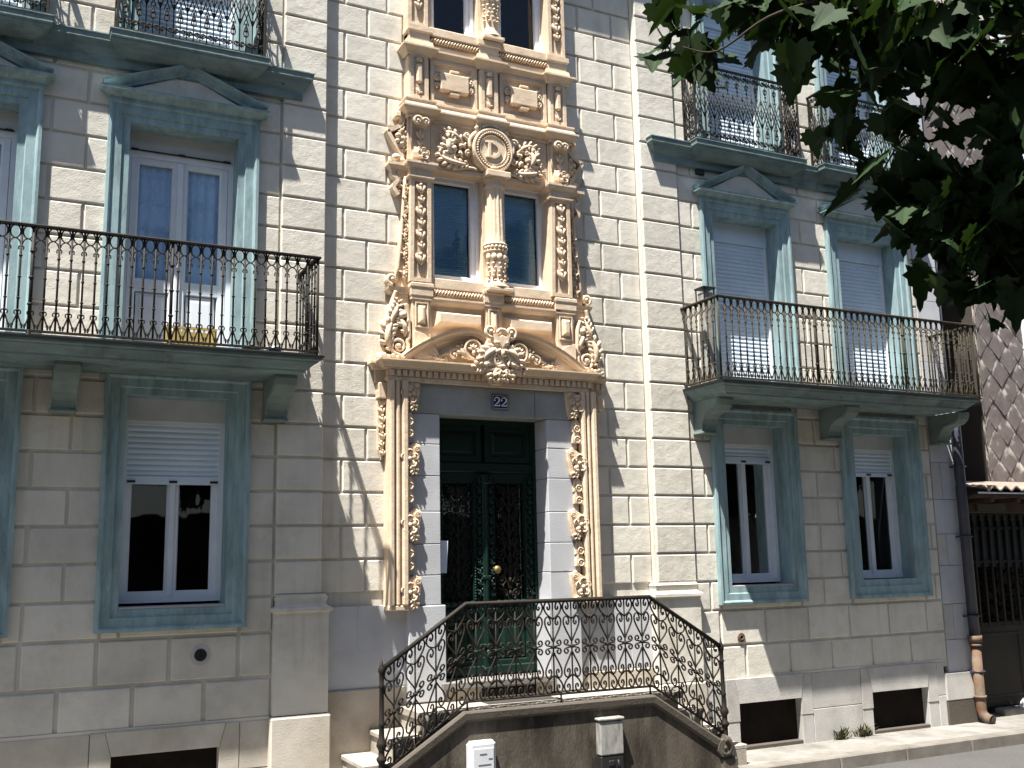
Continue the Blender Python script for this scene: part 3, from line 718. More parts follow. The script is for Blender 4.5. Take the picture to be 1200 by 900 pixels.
# rosette panels
def rosette(cx, cz, sgn, mt='sand'):
    m = MB()
    pl = [(cx-sgn*0.07, cz-0.13), (cx+sgn*0.06, cz-0.13), (cx+sgn*0.095, cz-0.16), (cx+sgn*0.11, cz-0.12), (cx+sgn*0.135, cz+0.03), (cx+sgn*0.14, cz+0.13), (cx+sgn*0.07, cz+0.165), (cx+sgn*0.03, cz+0.13), (cx-sgn*0.05, cz+0.10), (cx-sgn*0.07, cz+0.05)]
    m.prism(pl, -0.135, -0.10, 0.008)
    flower(m, cx+sgn*0.01, cz, -0.142, 0.088)
    for dx, dz, r_ in ((0.095, 0.10, 0.028), (0.09, -0.12, 0.026)):
        m.blob((cx+sgn*dx, -0.14, cz+dz), (r_*0.85, 0.016, r_*0.85), 9, 6); m.tube([(cx+sgn*dx+r_*0.8*math.cos(t*0.7), -0.15, cz+dz+r_*0.8*math.sin(t*0.7)) for t in range(9)], 0.006, 5)
    leafy(m, [(cx+sgn*0.02, cz-0.06), (cx+sgn*0.05, cz-0.10), (cx+sgn*0.06, cz-0.15)], 0.05, -0.14, 0.02, 3)
    pb(m, 'rosette', mt)
def bud(cx, cz):
    m = MB(); m.prism([(cx-0.05, cz-0.06), (cx+0.05, cz-0.06), (cx+0.06, cz+0.0), (cx+0.03, cz+0.075), (cx-0.03, cz+0.075), (cx-0.05, cz)], -0.13, -0.10, 0.008)
    m.blob((cx, -0.135, cz-0.02), (0.029, 0.02, 0.03), 10, 6); m.blob((cx, -0.132, cz+0.035), (0.022, 0.014, 0.045), 8, 5)
    m.tube([(cx+0.034*math.cos(t*0.7), -0.15, cz-0.025+0.034*math.sin(t*0.7)) for t in range(10)], 0.007, 5)
    pb(m, 'bud')
for cz in (3.11, 2.47, 1.83, 3.74): rosette(3.585, cz, 1); rosette(5.515, cz, -1)
for cz in (3.50, 3.385, 2.87, 2.745, 2.22, 2.10): bud(3.60, cz); bud(5.495, cz)
# hanging drops at the outer flanks
for cx_ in (3.345, 5.79):
    m = MB(); garland(m, [(cx_+0.006*((i % 2)*2-1), 3.78-i*0.085, 0.085-0.004*i) for i in range(8)], -0.045)
    for i in range(7): m.blob((cx_+0.02*((i % 2)*2-1), -0.05, 3.74-i*0.085), (0.016, 0.02, 0.016), 7, 4)
    m.prism([(cx_-0.04, 3.84), (cx_+0.04, 3.84), (cx_+0.03, 3.2), (cx_, 3.10), (cx_-0.03, 3.2)], -0.03, 0.02); pb(m, 'garland')
# entablature over the door: wings, frieze, dentils, cornice
m = MB()
mp_ = [(3.40, 0.02), (3.40, -0.12), (5.62, -0.12), (5.62, 0.02)]
m.sweep_plan(mp_, [(0.0, 3.87), (0.03, 3.875), (0.03, 3.915), (0.02, 3.92), (0.02, 3.99), (0.07, 3.992), (0.07, 4.005), (0.085, 4.012), (0.115, 4.05), (0.14, 4.062), (0.14, 4.078), (0.0, 4.085)])
wp_ = [(3.30, 0.02), (3.30, -0.03), (5.86, -0.03), (5.86, 0.02)]
m.sweep_plan(wp_, [(0.0, 3.86), (0.02, 3.865), (0.02, 3.99), (0.05, 3.995), (0.06, 4.02), (0.085, 4.045), (0.085, 4.07), (0.0, 4.09)])
for sg, x in ((1, 3.30), (-1, 5.80)): m.box(x, x+0.09, -0.09, 0.02, 3.70, 3.862, 0.01)
pb(m, 'entablature')
m = MB()
x = 3.395
while x < 5.64: m.box(x, x+0.042, -0.172, -0.13, 3.925, 3.986, 0.003); x += 0.066
pb(m, 'dentil_band'); m = MB(); x = 5.66
while x < 5.88: m.box(x, x+0.042, -0.082, -0.045, 3.925, 3.986, 0.003); x += 0.066
pb(m, 'dentil_band')
# broken arched pediment
arcL = crom([(3.52, 4.095), (3.62, 4.175), (3.76, 4.26), (3.93, 4.34), (4.10, 4.395), (4.24, 4.415), (4.34, 4.40), (4.41, 4.35), (4.43, 4.27), (4.40, 4.20)], 4)
prA = [(-0.035, -0.08), (-0.035, -0.19), (-0.015, -0.20), (0.0, -0.235), (0.028, -0.245), (0.03, -0.08)]
prA2 = [(-0.105, -0.085), (-0.105, -0.12), (-0.075, -0.135), (-0.055, -0.165), (-0.036, -0.17), (-0.036, -0.085)]
for mir in (False, True):
    m = MB(); P = [(p[0], p[1]) if not mir else (2*4.535-p[0], p[1]) for p in arcL]
    if mir: P = P[::-1]
    m.sweep_xz(P, prA, smooth=False); 
    Q = P[:26] if not mir else P[-26:]
    m.sweep_xz(Q, prA2)
    poly = [(p[0], p[1]) for p in (P[:34] if not mir else P[-34:])]
    poly += [((4.36 if not mir else 4.71), 4.10), ((3.55 if not mir else 5.52), 4.10)] if not mir else []
    if mir: poly = [(4.71, 4.10)]+poly+[(5.52, 4.10)]
    m.prism(poly, -0.115, -0.08)
    pb(m, 'arched_pediment')
for sg in (-1, 1):
    cx_ = 4.535+sg*0.265
    m = MB()
    for r_, t_ in ((0.088, 0.016), (0.065, 0.007)): m.tube([(cx_+r_*math.cos(t*math.pi/12), -0.20, 4.235+r_*1.1*math.sin(t*math.pi/12)) for t in range(25)], t_, 7, cap=False, flat=1.4)
    for q in range(5): an = math.pi/2+(q-2)*0.62; m.blob((cx_+0.036*math.cos(an), -0.205, 4.225+0.042*math.sin(an)), (0.034, 0.024, 0.013), 7, 4, an)
    m.blob((cx_, -0.21, 4.20), (0.022, 0.028, 0.03), 8, 5); m.tube([(cx_, -0.15, 4.235), (cx_, -0.19, 4.235)], 0.088, 16); pb(m, 'roundel')
    m = MB(); vol(m, 4.535+sg*0.47, 4.175, 0.05, -0.185, 1.4, math.pi/2, -sg, 0.016, lead=[(4.535+sg*0.30, 4.13), (4.535+sg*0.36, 4.20), (4.535+sg*0.42, 4.235)])
    leafy(m, [(4.535+sg*0.33, 4.14), (4.535+sg*0.38, 4.20), (4.535+sg*0.41, 4.27)], 0.06, -0.17, 0.03, 3)
    leafy(m, [(4.535+sg*0.52, 4.13), (4.535+sg*0.60, 4.115), (4.535+sg*0.68, 4.13), (4.535+sg*0.74, 4.105)], 0.05, -0.15, 0.03, 3)
    m.tube([(p[0], -0.16, p[1]) for p in crom([(4.535+sg*0.50, 4.20), (4.535+sg*0.58, 4.16), (4.535+sg*0.64, 4.13), (4.535+sg*0.72, 4.115)], 4)], [0.02, 0.006], 6); pb(m, 'scroll')
# cartouche of leaves and volutes on the keystone
m = MB(); mx, mz = 4.535, 4.17
for sg in (-1, 1):
    vol(m, mx+sg*0.115, mz+0.245, 0.062, -0.31, 1.5, -math.pi/2, sg, 0.022, lead=[(mx+sg*0.02, mz+0.06), (mx+sg*0.045, mz+0.14), (mx+sg*0.075, mz+0.19)])
    leafy(m, [(mx+sg*0.02, mz+0.06), (mx+sg*0.09, mz+0.05), (mx+sg*0.17, mz-0.01), (mx+sg*0.20, mz-0.10)], 0.10, -0.27, 0.06, 4)
    leafy(m, [(mx+sg*0.03, mz-0.02), (mx+sg*0.10, mz-0.08), (mx+sg*0.19, mz-0.10), (mx+sg*0.28, mz-0.15)], 0.09, -0.25, 0.06, 4)
    leafy(m, [(mx+sg*0.02, mz-0.10), (mx+sg*0.07, mz-0.17), (mx+sg*0.10, mz-0.25)], 0.08, -0.27, 0.05, 4)
    m.tube([(p[0], -0.33, p[1]) for p in crom([(mx+sg*0.01, mz+0.03), (mx+sg*0.06, mz+0.02), (mx+sg*0.085, mz-0.04), (mx+sg*0.06, mz-0.11), (mx+sg*0.01, mz-0.13)], 5)], 0.014, 6)
    m.blob((mx+sg*0.23, -0.27, mz-0.13), (0.03, 0.035, 0.03), 8, 5); m.blob((mx+sg*0.29, -0.25, mz-0.12), (0.026, 0.03, 0.026), 8, 5)
    m.blob((mx+sg*0.05, -0.33, mz+0.13), (0.045, 0.03, 0.035), 9, 5, sg*0.4)
m.prism([(mx-0.10, mz+0.215), (mx-0.05, mz+0.20), (mx, mz+0.225), (mx+0.05, mz+0.20), (mx+0.10, mz+0.215), (mx+0.085, mz+0.135), (mx+0.04, mz+0.10), (mx, mz+0.055), (mx-0.04, mz+0.10), (mx-0.085, mz+0.135)], -0.355, -0.25, 0.022)
m.tube([(p[0], -0.345, p[1]) for p in crom([(mx-0.06, mz+0.225), (mx-0.03, mz+0.262), (mx+0.03, mz+0.262), (mx+0.06, mz+0.225)], 4)], 0.017, 6)
for sg in (-1, 1):
    m.blob((mx+sg*0.045, -0.335, mz+0.045), (0.04, 0.03, 0.018), 9, 5, -sg*0.5)
    vol(m, mx+sg*0.055, mz-0.055, 0.055, -0.32, 1.5, math.pi/2, sg, 0.017, eye=False)
    leafy(m, [(mx+sg*0.01, mz-0.14), (mx+sg*0.04, mz-0.19), (mx+sg*0.03, mz-0.26)], 0.055, -0.31, 0.04, 3)
m.blob((mx, -0.345, mz+0.02), (0.022, 0.04, 0.045), 8, 6); m.blob((mx, -0.33, mz-0.115), (0.05, 0.03, 0.02), 9, 5)
m.prism([(mx-0.13, mz+0.2), (mx-0.16, mz), (mx-0.12, mz-0.2), (mx, mz-0.27), (mx+0.12, mz-0.2), (mx+0.16, mz), (mx+0.13, mz+0.2)], -0.25, -0.08, 0.03)
m.prism([(mx-0.14, 3.99), (mx-0.05, 3.885), (mx+0.05, 3.885), (mx+0.14, 3.99)], -0.20, -0.08, 0.01)
pb(m, 'cartouche')
# panel zone between arch and window sill
def raised(m, x0, x1, z0, z1, y, h, b):
    m.rect_sweep(x0, x1, z0, z1, [(0, y), (b*0.4, y-h*0.3), (b*0.4, y-h*0.3), (b, y-h)], fill=True)
def frame_in(m, x0, x1, z0, z1, y):
    m.rect_sweep(x0, x1, z0, z1, [(-0.012, y), (-0.008, y-0.012), (0.0, y-0.012), (0.012, y+0.012)])
for (x0, x1) in ((3.635, 3.825), (4.445, 4.625), (5.285, 5.495)):
    m = MB(); m.box(x0, x1, -0.155, 0.02, 4.12, 4.93, 0.005); frame_in(m, x0+0.035, x1-0.035, 4.44, 4.68, -0.157)
    raised(m, x0+0.05, x1-0.05, 4.47, 4.66, -0.157, 0.045, 0.035)
    m.sweep_plan([(x0, 0), (x0, -0.155), (x1, -0.155), (x1, 0)], [(0.0, 4.715), (0.015, 4.72), (0.015, 4.75), (0.022, 4.76), (0.022, 4.84), (0.03, 4.85), (0.03, 4.88), (0.0, 4.90)])
    pb(m, 'pedestal')
for sg in (-1, 1):                       # curved foot of the outer pedestals
    xa = 3.64 if sg < 0 else 5.50
    m = MB(); m.prism([(xa, 4.10), (xa-sg*0.30, 4.10), (xa-sg*0.25, 4.21), (xa-sg*0.19, 4.30), (xa-sg*0.12, 4.36), (xa-sg*0.04, 4.385), (xa, 4.385)], -0.175, -0.08, 0.006); pb(m, 'pedestal_foot')
for (x0, x1) in ((3.865, 4.425), (4.665, 5.255)):
    m = MB(); raised(m, x0, x1, 4.45, 4.645, -0.09, 0.10, 0.055); pb(m, 'raised_panel')
# side consoles
def console(sg, xin):
    o = lambda q: xin-sg*q
    m = MB()
    out = [(0.0, 4.79), (0.15, 4.79), (0.17, 4.72), (0.20, 4.62), (0.24, 4.50), (0.275, 4.38), (0.29, 4.27), (0.285, 4.17), (0.25, 4.10), (0.0, 4.095)]
    m.prism([(o(a), b) for a, b in out], -0.105, 0.02, 0.012)
    m.tube([(o(a), -0.115, b) for a, b in crom([p for p in out[1:9]], 4)], 0.024, 7)
    vol(m, o(0.125), 4.225, 0.105, -0.135, 1.9, 0.6 if sg > 0 else math.pi-0.6, -sg, 0.026, lead=[(o(0.06), 4.66), (o(0.03), 4.56), (o(0.02), 4.42), (o(0.015), 4.33)])
    leafy(m, [(o(0.20), 4.17), (o(0.245), 4.27), (o(0.23), 4.40), (o(0.16), 4.50)], 0.10, -0.11, 0.05, 4)
    leafy(m, [(o(0.22), 4.36), (o(0.19), 4.50), (o(0.15), 4.60), (o(0.12), 4.70)], 0.08, -0.11, 0.045, 4)
    leafy(m, [(o(0.05), 4.33), (o(0.07), 4.44), (o(0.12), 4.52)], 0.08, -0.12, 0.04, 3)
    m.blob((o(0.085), -0.145, 4.545), (0.042, 0.04, 0.042), 10, 6)
    m.tube([(o(0.085)+0.045*math.cos(t*0.6), -0.15, 4.545+0.045*math.sin(t*0.6)) for t in range(9)], 0.011, 6)
    for k in range(6):                    # ruffled leaf along the base
        m.blob((o(0.05+0.045*k), -0.13, 4.115+0.012*(k % 2)), (0.03, 0.04, 0.024), 8, 5)
    m.blob((o(0.29), -0.10, 4.125), (0.06, 0.06, 0.035), 10, 6); m.blob((o(0.32), -0.12, 4.10), (0.03, 0.05, 0.025), 8, 5)
    pb(m, 'side_console')
    m = MB(); m.sweep_plan([(min(o(0.0), o(0.19)), 0.02), (min(o(0), o(0.19)), -0.10), (max(o(0), o(0.19)), -0.10), (max(o(0), o(0.19)), 0.02)], [(0.0, 4.77), (0.02, 4.785), (0.035, 4.81), (0.04, 4.835), (0.0, 4.845)]); m.box(min(o(0), o(0.19)), max(o(0), o(0.19)), -0.10, 0, 4.77, 4.842); pb(m, 'console_cap')
    m = MB()                              # curl resting on the cap and the tapering wing above it
    for yy in (-0.085, -0.045): vol(m, o(0.175), 4.915, 0.058, yy, 1.3, math.pi*1.5, -sg, 0.026)
    out2 = [(0.0, 4.85), (0.17, 4.85), (0.165, 4.90), (0.14, 5.05), (0.115, 5.3), (0.09, 5.6), (0.07, 5.9), (0.06, 6.02), (0.0, 6.02)]
    m.prism([(o(a-0.03), b) for a, b in out2], -0.075, 0.02, 0.008)
    m.tube([(o(a-0.03), -0.085, b) for a, b in out2[2:8]], 0.018, 7)
    z = 4.93; w_ = 0.075; s2 = 1
    while z < 5.86:
        leafy(m, [(o(0.03), z), (o(0.03+w_*0.35*s2), z+0.05), (o(0.03), z+0.11)], w_*0.6, -0.08, 0.03, 3); z += 0.10; s2 = -s2; w_ *= 0.93
    pb(m, 'tapering_wing')
console(1, 3.615); console(-1, 5.515)
# sill with rope moulding
m = MB()
for (x0, x1) in ((3.83, 4.44), (4.63, 5.32)):
    m.box(x0, x1, -0.14, 0.06, 4.86, 4.965, 0.006)
    m.sweep_plan([(x0, -0.08), (x1, -0.08)], [(0.0, 4.68), (0.05, 4.69), (0.075, 4.71), (0.09, 4.735), (0.09, 4.755), (0.0, 4.765)])
pb(m, 'window_sill')
m = MB()
for (x0, x1) in ((3.85, 4.44), (4.63, 5.27)):
    x = x0
    while x < x1: m.blob((x+0.015, -0.135, 4.815), (0.040, 0.028, 0.012), 7, 5, 0.95); x += 0.033
    m.box(x0, x1, -0.115, 0, 4.765, 4.865); pb(m, 'rope_moulding'); m = MB()
# window piers with garlands
def pier(x0b, x1b, x0t, x1t, z0, z1, yf, nm='pier'):
    m = MB(); b = len(m.v)
    m.v += [(x0b, 0.05, z0), (x0b, yf, z0), (x1b, yf, z0), (x1b, 0.05, z0), (x0t, 0.05, z1), (x0t, yf, z1), (x1t, yf, z1), (x1t, 0.05, z1)]
    for q in ((0, 1, 5, 4), (2, 3, 7, 6), (4, 5, 6, 7), (3, 2, 1, 0)): m.face([b+i for i in q])
    # front face as a frame round a sunk panel
    ins = [(0.04, yf), (0.05, yf+0.03)]
    ring = [[(x0b, z0), (x1b, z0), (x1t, z1), (x0t, z1)]]
    for e, y in ins: ring.append([(x0b+e, z0+e), (x1b-e, z0+e), (x1t-e, z1-e), (x0t+e, z1-e)])
    ys = [yf, yf, yf+0.03]; base = len(m.v)
    for rr, y in zip(ring, ys): m.v += [(x, y, z) for x, z in rr]
    for k in range(2):
        for i in range(4): j = (i+1) % 4; m.face([base+k*4+i, base+k*4+j, base+k*4+4+j, base+k*4+4+i])
    m.face([base+8+i for i in range(4)]); pb(m, nm)
    m = MB(); cxb, cxt = (x0b+x1b)/2, (x0t+x1t)/2
    n = max(2, int((z1-z0-0.2)/0.115)); pts = []
    for i in range(n):
        z = z1-0.09-i*(z1-z0-0.24)/n; t = (z-z0)/(z1-z0); pts.append((cxb+(cxt-cxb)*t+0.004*((i % 2)*2-1), z, (0.10, 0.075, 0.11, 0.085)[i % 4]))
    garland(m, pts, yf+0.01)
    for x, z, s in pts[::2]:
        for sg in (-1, 1): m.blob((x+sg*0.035, yf+0.012, z+0.01), (0.018, 0.02, 0.014), 7, 4, sg*0.6)
    pb(m, 'garland')
pier(3.60, 3.83, 3.615, 3.835, 4.90, 6.00, -0.175); pier(5.225, 5.475, 5.25, 5.475, 4.90, 6.00, -0.175)
m = MB()
for (a, b) in ((3.605, 3.845), (5.24, 5.485)):
    m.sweep_plan([(a, 0.02), (a, -0.175), (b, -0.175), (b, 0.02)], [(0.0, 5.985), (0.012, 5.99), (0.022, 6.0), (0.022, 6.015), (0.004, 6.02), (0.004, 6.085), (0.02, 6.095), (0.045, 6.12), (0.05, 6.14), (0.05, 6.165), (0.0, 6.175)]); m.box(a+0.005, b-0.005, -0.17, 0, 5.98, 6.174); pb(m, 'pier_capital'); m = MB()
for (a, b) in ((3.44, 3.60), (5.49, 5.66)):
    m.sweep_plan([(a, 0.02), (a, -0.07), (b, -0.07), (b, 0.02)], [(0.0, 6.02), (0.005, 6.085), (0.02, 6.10), (0.045, 6.13), (0.045, 6.16), (0.0, 6.17)]); m.box(a+0.005, b-0.005, -0.07, 0, 6.02, 6.168); pb(m, 'wing_capital'); m = MB()
# reveal jambs next to the windows (sloping cheek)
m = MB()
for (xa, xb) in ((3.83, 3.875), (5.285, 5.33)): m.box(xa, xb, -0.12, 0.06, 4.90, 6.17)
m.box(3.86, 5.24, -0.13, 0.06, 6.13, 6.18, 0.005)
m.prism([(4.46, 4.90), (4.71, 4.90), (4.70, 6.14), (4.475, 6.14)], -0.06, 0.06)
pb(m, 'window_reveal')
def column(cx, cy, z0, z1, rb, rt, name='column'):
    H = z1-z0; m = MB()
    m.box(cx-rb*1.25, cx+rb*1.25, cy-rb*1.2, cy+rb, z0, z0+0.04, 0.006)
    pr = [(rb*1.22, z0+0.04), (rb*1.26, z0+0.055), (rb*1.22, z0+0.07), (rb*1.05, z0+0.075), (rb*1.12, z0+0.09), (rb*1.0, z0+0.105)]
    zs = z0+0.105; zb = z0+H*0.36
    pr += [(rb*0.86, zs+0.02), (rb*0.84, zs+0.06), (rb*0.95, zs+0.16), (rb*1.0, zb-0.04), (rb*1.08, zb-0.035), (rb*1.10, zb-0.02), (rb*1.0, zb-0.015), (rb*1.0, zb+0.035), (rb*1.10, zb+0.04), (rb*1.10, zb+0.055), (rb*0.98, zb+0.06)]
    zf0, zf1 = zb+0.075, z1-0.20
    for i in range(12):
        t = i/11; pr.append((rb*0.98+(rt-rb*0.98)*t, zf0+(zf1-zf0)*t))
    pr += [(rt*1.0, zf1+0.02), (rt*1.18, zf1+0.03), (rt*1.18, zf1+0.045), (rt*0.98, zf1+0.05), (rt*1.02, zf1+0.09), (rt*1.25, zf1+0.125), (rt*1.3, zf1+0.135)]
    m.lathe(cx, cy, pr, 60, True, flute=14, fd=rb*0.11, fz=(zf0+0.03, zf1-0.02))
    m.box(cx-rt*1.45, cx+rt*1.45, cy-rt*1.45, cy+rt, zf1+0.135, z1, 0.006)
    o = pb(m, name)
    m = MB()
    for k in range(9):
        an = math.pi+math.pi*(k+0.5)/9; m.blob((cx+rb*1.03*math.cos(an), cy+rb*1.03*math.sin(an), zb+0.01), (0.02, 0.02, 0.022), 7, 5)
    for k in (-2, -1, 0, 1, 2):             # carved leaves and berries round the lower shaft
        an = -math.pi/2+k*0.55; r_ = rb*0.95
        c = lambda z, rr=r_, an=an: (cx+rr*math.cos(an), cy+rr*math.sin(an), z)
        m.blob(c(zb-0.10), (0.035, 0.025, 0.045), 8, 5)
        for q in range(5): m.blob((c(zb-0.17-0.045*q)[0]+0.012*math.sin(q*2+k), c(0, r_*0.98)[1], zb-0.17-0.045*q), (0.017, 0.02, 0.02), 6, 4, 0.4*q)
    pb(m, 'column_relief')
column(4.582, -0.115, 4.87, 6.185, 0.115, 0.096)
# frieze with scrolls and the medallion
for sg in (-1, 1):
    fx = 4.535+sg*0.44; m = MB()
    pts = spiral(fx, 6.385, 0.145, 1.35, -math.pi/2, sg, 0.3, 36)
    m.tube([(x, -0.13, z) for x, z in pts], [0.024, 0.012], 7, flat=1.3)
    for i in range(2, 34, 4):
        x, z = pts[i]; x2, z2 = pts[i+2]; an = math.atan2(z-6.385, x-fx)
        m.blob((x+0.02*math.cos(an), -0.15, z+0.02*math.sin(an)), (0.045, 0.028, 0.018), 8, 5, an+0.7*sg)
        m.blob((x, -0.155, z), (0.022, 0.024, 0.020), 7, 4)
    leafy(m, [(fx-sg*0.02, 6.30), (fx+sg*0.05, 6.36), (fx+sg*0.06, 6.45), (fx, 6.50)], 0.09, -0.13, 0.05, 4)
    leafy(m, [(fx-sg*0.18, 6.24), (fx-sg*0.05, 6.225), (fx+sg*0.08, 6.25), (fx+sg*0.19, 6.33)], 0.09, -0.13, 0.04, 5)
    leafy(m, [(fx-sg*0.15, 6.42), (fx-sg*0.06, 6.52), (fx+sg*0.05, 6.56), (fx+sg*0.14, 6.53)], 0.07, -0.12, 0.04, 4)
    m.tube([(fx+0.03*math.cos(t), -0.17, 6.385+0.03*math.sin(t)) for t in [i*0.6 for i in range(11)]], 0.012, 6)
    m.blob((fx, -0.165, 6.385), (0.03, 0.035, 0.03), 9, 6)
    pb(m, 'foliage_scroll')
m = MB(); mx, mz = 4.535, 6.42
ring = lambda r, k=40: [(mx+r*math.cos(2*math.pi*i/k), mz+r*1.06*math.sin(2*math.pi*i/k)) for i in range(k)]
m.prism(ring(0.232), -0.20, -0.09, 0.02)
m.prism(ring(0.16), -0.206, -0.15, 0.006)
m.tube([(x, -0.205, z) for x, z in ring(0.218)+ring(0.218)[:1]], 0.018, 7, cap=False); m.tube([(x, -0.206, z) for x, z in ring(0.152)+ring(0.152)[:1]], 0.009, 7, cap=False)
med = pb(m, 'medallion')
for i in range(40):
    pass
m = MB()
for x, z in ring(0.185, 44): m.blob((x, -0.213, z), (0.0125, 0.018, 0.0125), 7, 5)
pb(m, 'bead_ring')
m = MB()                                   # the letter D, raised
m.box(mx-0.066, mx-0.028, -0.228, -0.20, mz-0.09, mz+0.09, 0.005); m.box(mx-0.092, mx+0.0, -0.2265, -0.20, mz+0.070, mz+0.094, 0.004); m.box(mx-0.092, mx+0.0, -0.2265, -0.20, mz-0.094, mz-0.070, 0.004)
m.sweep_xz([(mx-0.008+0.078*math.cos(t), mz+0.080*math.sin(t)) for t in [math.pi/2-math.pi*i/16 for i in range(17)]], [(-0.016, -0.20), (-0.016, -0.227), (0.016, -0.227), (0.016, -0.20)])
pb(m, 'letter')
m = MB()                                   # crest and side straps of the medallion
for sg in (-1, 1):
    vol(m, mx+sg*0.17, mz+0.235, 0.04, -0.18, 1.2, math.pi/2, sg, 0.018, lead=[(mx+sg*0.04, mz+0.265), (mx+sg*0.10, mz+0.265)])
    m.tube([(p[0], -0.17, p[1]) for p in crom([(mx+sg*0.10, mz+0.25), (mx+sg*0.20, mz+0.17), (mx+sg*0.255, mz+0.09), (mx+sg*0.25, mz)], 4)], 0.02, 7)
    vol(m, mx+sg*0.275, mz+0.14, 0.045, -0.15, 1.3, 0, sg, 0.016); vol(m, mx+sg*0.27, mz-0.06, 0.04, -0.15, 1.3, 0, -sg, 0.016)
    m.tube([(p[0], -0.14, p[1]) for p in crom([(mx+sg*0.16, mz-0.22), (mx+sg*0.24, mz-0.21), (mx+sg*0.36, mz-0.235), (mx+sg*0.42, mz-0.25)], 4)], 0.016, 6)
m.prism([(mx-0.13, mz+0.19), (mx+0.13, mz+0.19), (mx+0.10, mz+0.255), (mx+0.03, mz+0.285), (mx-0.03, mz+0.285), (mx-0.10, mz+0.255)], -0.19, -0.09, 0.012)
for sg in (-1, 1): m.tube([(mx, -0.20, mz+0.285), (mx+sg*0.07, -0.20, mz+0.275), (mx+sg*0.12, -0.195, mz+0.24)], 0.016, 6)
m.blob((mx, -0.21, mz-0.205), (0.05, 0.03, 0.028), 9, 5)
pb(m, 'medallion_crest')
# bracket consoles at both ends of the frieze
for (x0, x1, sg) in ((3.62, 3.83, 1), (5.27, 5.48, -1)):
    m = MB(); xc = (x0+x1)/2
    pts = [(-0.02, 6.17), (-0.15, 6.17), (-0.19, 6.21), (-0.185, 6.27), (-0.14, 6.36), (-0.125, 6.45), (-0.14, 6.55), (-0.185, 6.60), (-0.20, 6.635), (-0.18, 6.665), (-0.02, 6.665)]
    n = len(pts); b = len(m.v); m.v += [(x0+0.01, y, z) for y, z in pts]+[(x1-0.03, y, z) for y, z in pts]
    m.face([b+i for i in range(n)]); m.face([b+n+i for i in range(n)][::-1])
    for i in range(n): m.face([b+i, b+(i+1) % n, b+n+(i+1) % n, b+n+i])
    m.box(x0-0.02, x1+0.02, -0.12, 0.02, 6.17, 6.67, 0.004)
    vol(m, x0+0.055, 6.60, 0.05, -0.215, 1.5, 0, 1, 0.017); vol(m, x1-0.065, 6.60, 0.042, -0.215, 1.5, math.pi, -1, 0.015)
    flower(m, xc+0.01, 6.245, -0.20, 0.062)
    m.tube([(x0+0.012, -0.17, 6.60), (x0+0.012, -0.14, 6.45), (x0+0.012, -0.165, 6.3)], 0.014, 6)
    garland(m, [(xc, 6.50, 0.09), (xc, 6.41, 0.07), (xc, 6.34, 0.05)], -0.14)
    pb(m, 'scroll_bracket')
# broken strapwork at the outer flanks
for sg, xin in ((1, 3.60), (-1, 5.50)):
    o = lambda q: xin-sg*q
    m = MB(); pr = [(-0.02, 0.02), (-0.02, -0.09), (0.02, -0.09), (0.02, 0.02)]
    for path in ([(0.0, 6.75), (0.07, 6.72), (0.10, 6.70)], [(0.05, 6.70), (0.035, 6.62), (0.09, 6.56), (0.17, 6.51), (0.205, 6.505)], [(0.205, 6.50), (0.16, 6.42), (0.10, 6.33), (0.05, 6.25), (0.06, 6.2)], [(0.12, 6.10), (0.15, 6.04), (0.10, 5.98), (0.14, 5.90), (0.09, 5.82)]):
        P = crom([(o(a), b) for a, b in path], 4); m.sweep_xz([(p[0], p[1]) for p in P], pr)
    m.box(min(o(0.06), o(0.125)), max(o(0.06), o(0.125)), -0.11, 0.02, 6.655, 6.72, 0.012)
    for a, b, r_ in ((0.09, 6.46, 0.035), (0.05, 6.43, 0.03), (0.10, 6.40, 0.028), (0.06, 6.37, 0.028), (0.05, 6.52, 0.026), (0.11, 6.22, 0.05), (0.05, 6.19, 0.04)): m.blob((o(a), -0.075, b), (r_, 0.045, r_*0.85), 9, 6)
    leafy(m, [(o(0.02), 6.28), (o(0.04), 6.36), (o(0.03), 6.46), (o(0.05), 6.55)], 0.07, -0.05, 0.04, 4)
    leafy(m, [(o(0.06), 6.12), (o(0.09), 6.06), (o(0.07), 5.97), (o(0.09), 5.86)], 0.06, -0.04, 0.03, 4)
    m.box(min(o(-0.02), o(0.05)), max(o(-0.02), o(0.05)), -0.05, 0.02, 6.16, 6.70)
    pb(m, 'strapwork')
# cornice between frieze and attic, with breaks over piers and medallion
def brk(y0, d, xa, xb, brs):
    p = [(xa, 0.02), (xa, y0)]
    for (a, b) in brs:
        if a > xa: p += [(a, y0), (a, y0-d)]
        else: p[-1] = (xa, y0-d)
        if b < xb: p += [(b, y0-d), (b, y0)]
        else: p += [(xb, y0-d)]
    if p[-1][0] < xb: p.append((xb, y0))
    p.append((xb, 0.02)); return p
m = MB(); pth = brk(-0.10, 0.055, 3.60, 5.50, ((3.60, 3.845), (4.42, 4.65), (5.26, 5.50)))
m.sweep_plan(pth, [(0.0, 6.655), (0.02, 6.66), (0.02, 6.69), (0.045, 6.70), (0.075, 6.73), (0.085, 6.745), (0.085, 6.765), (0.06, 6.775), (0.045, 6.80), (0.04, 6.825), (0.05, 6.84), (0.05, 6.855), (0.0, 6.865)])
pb(m, 'cornice')
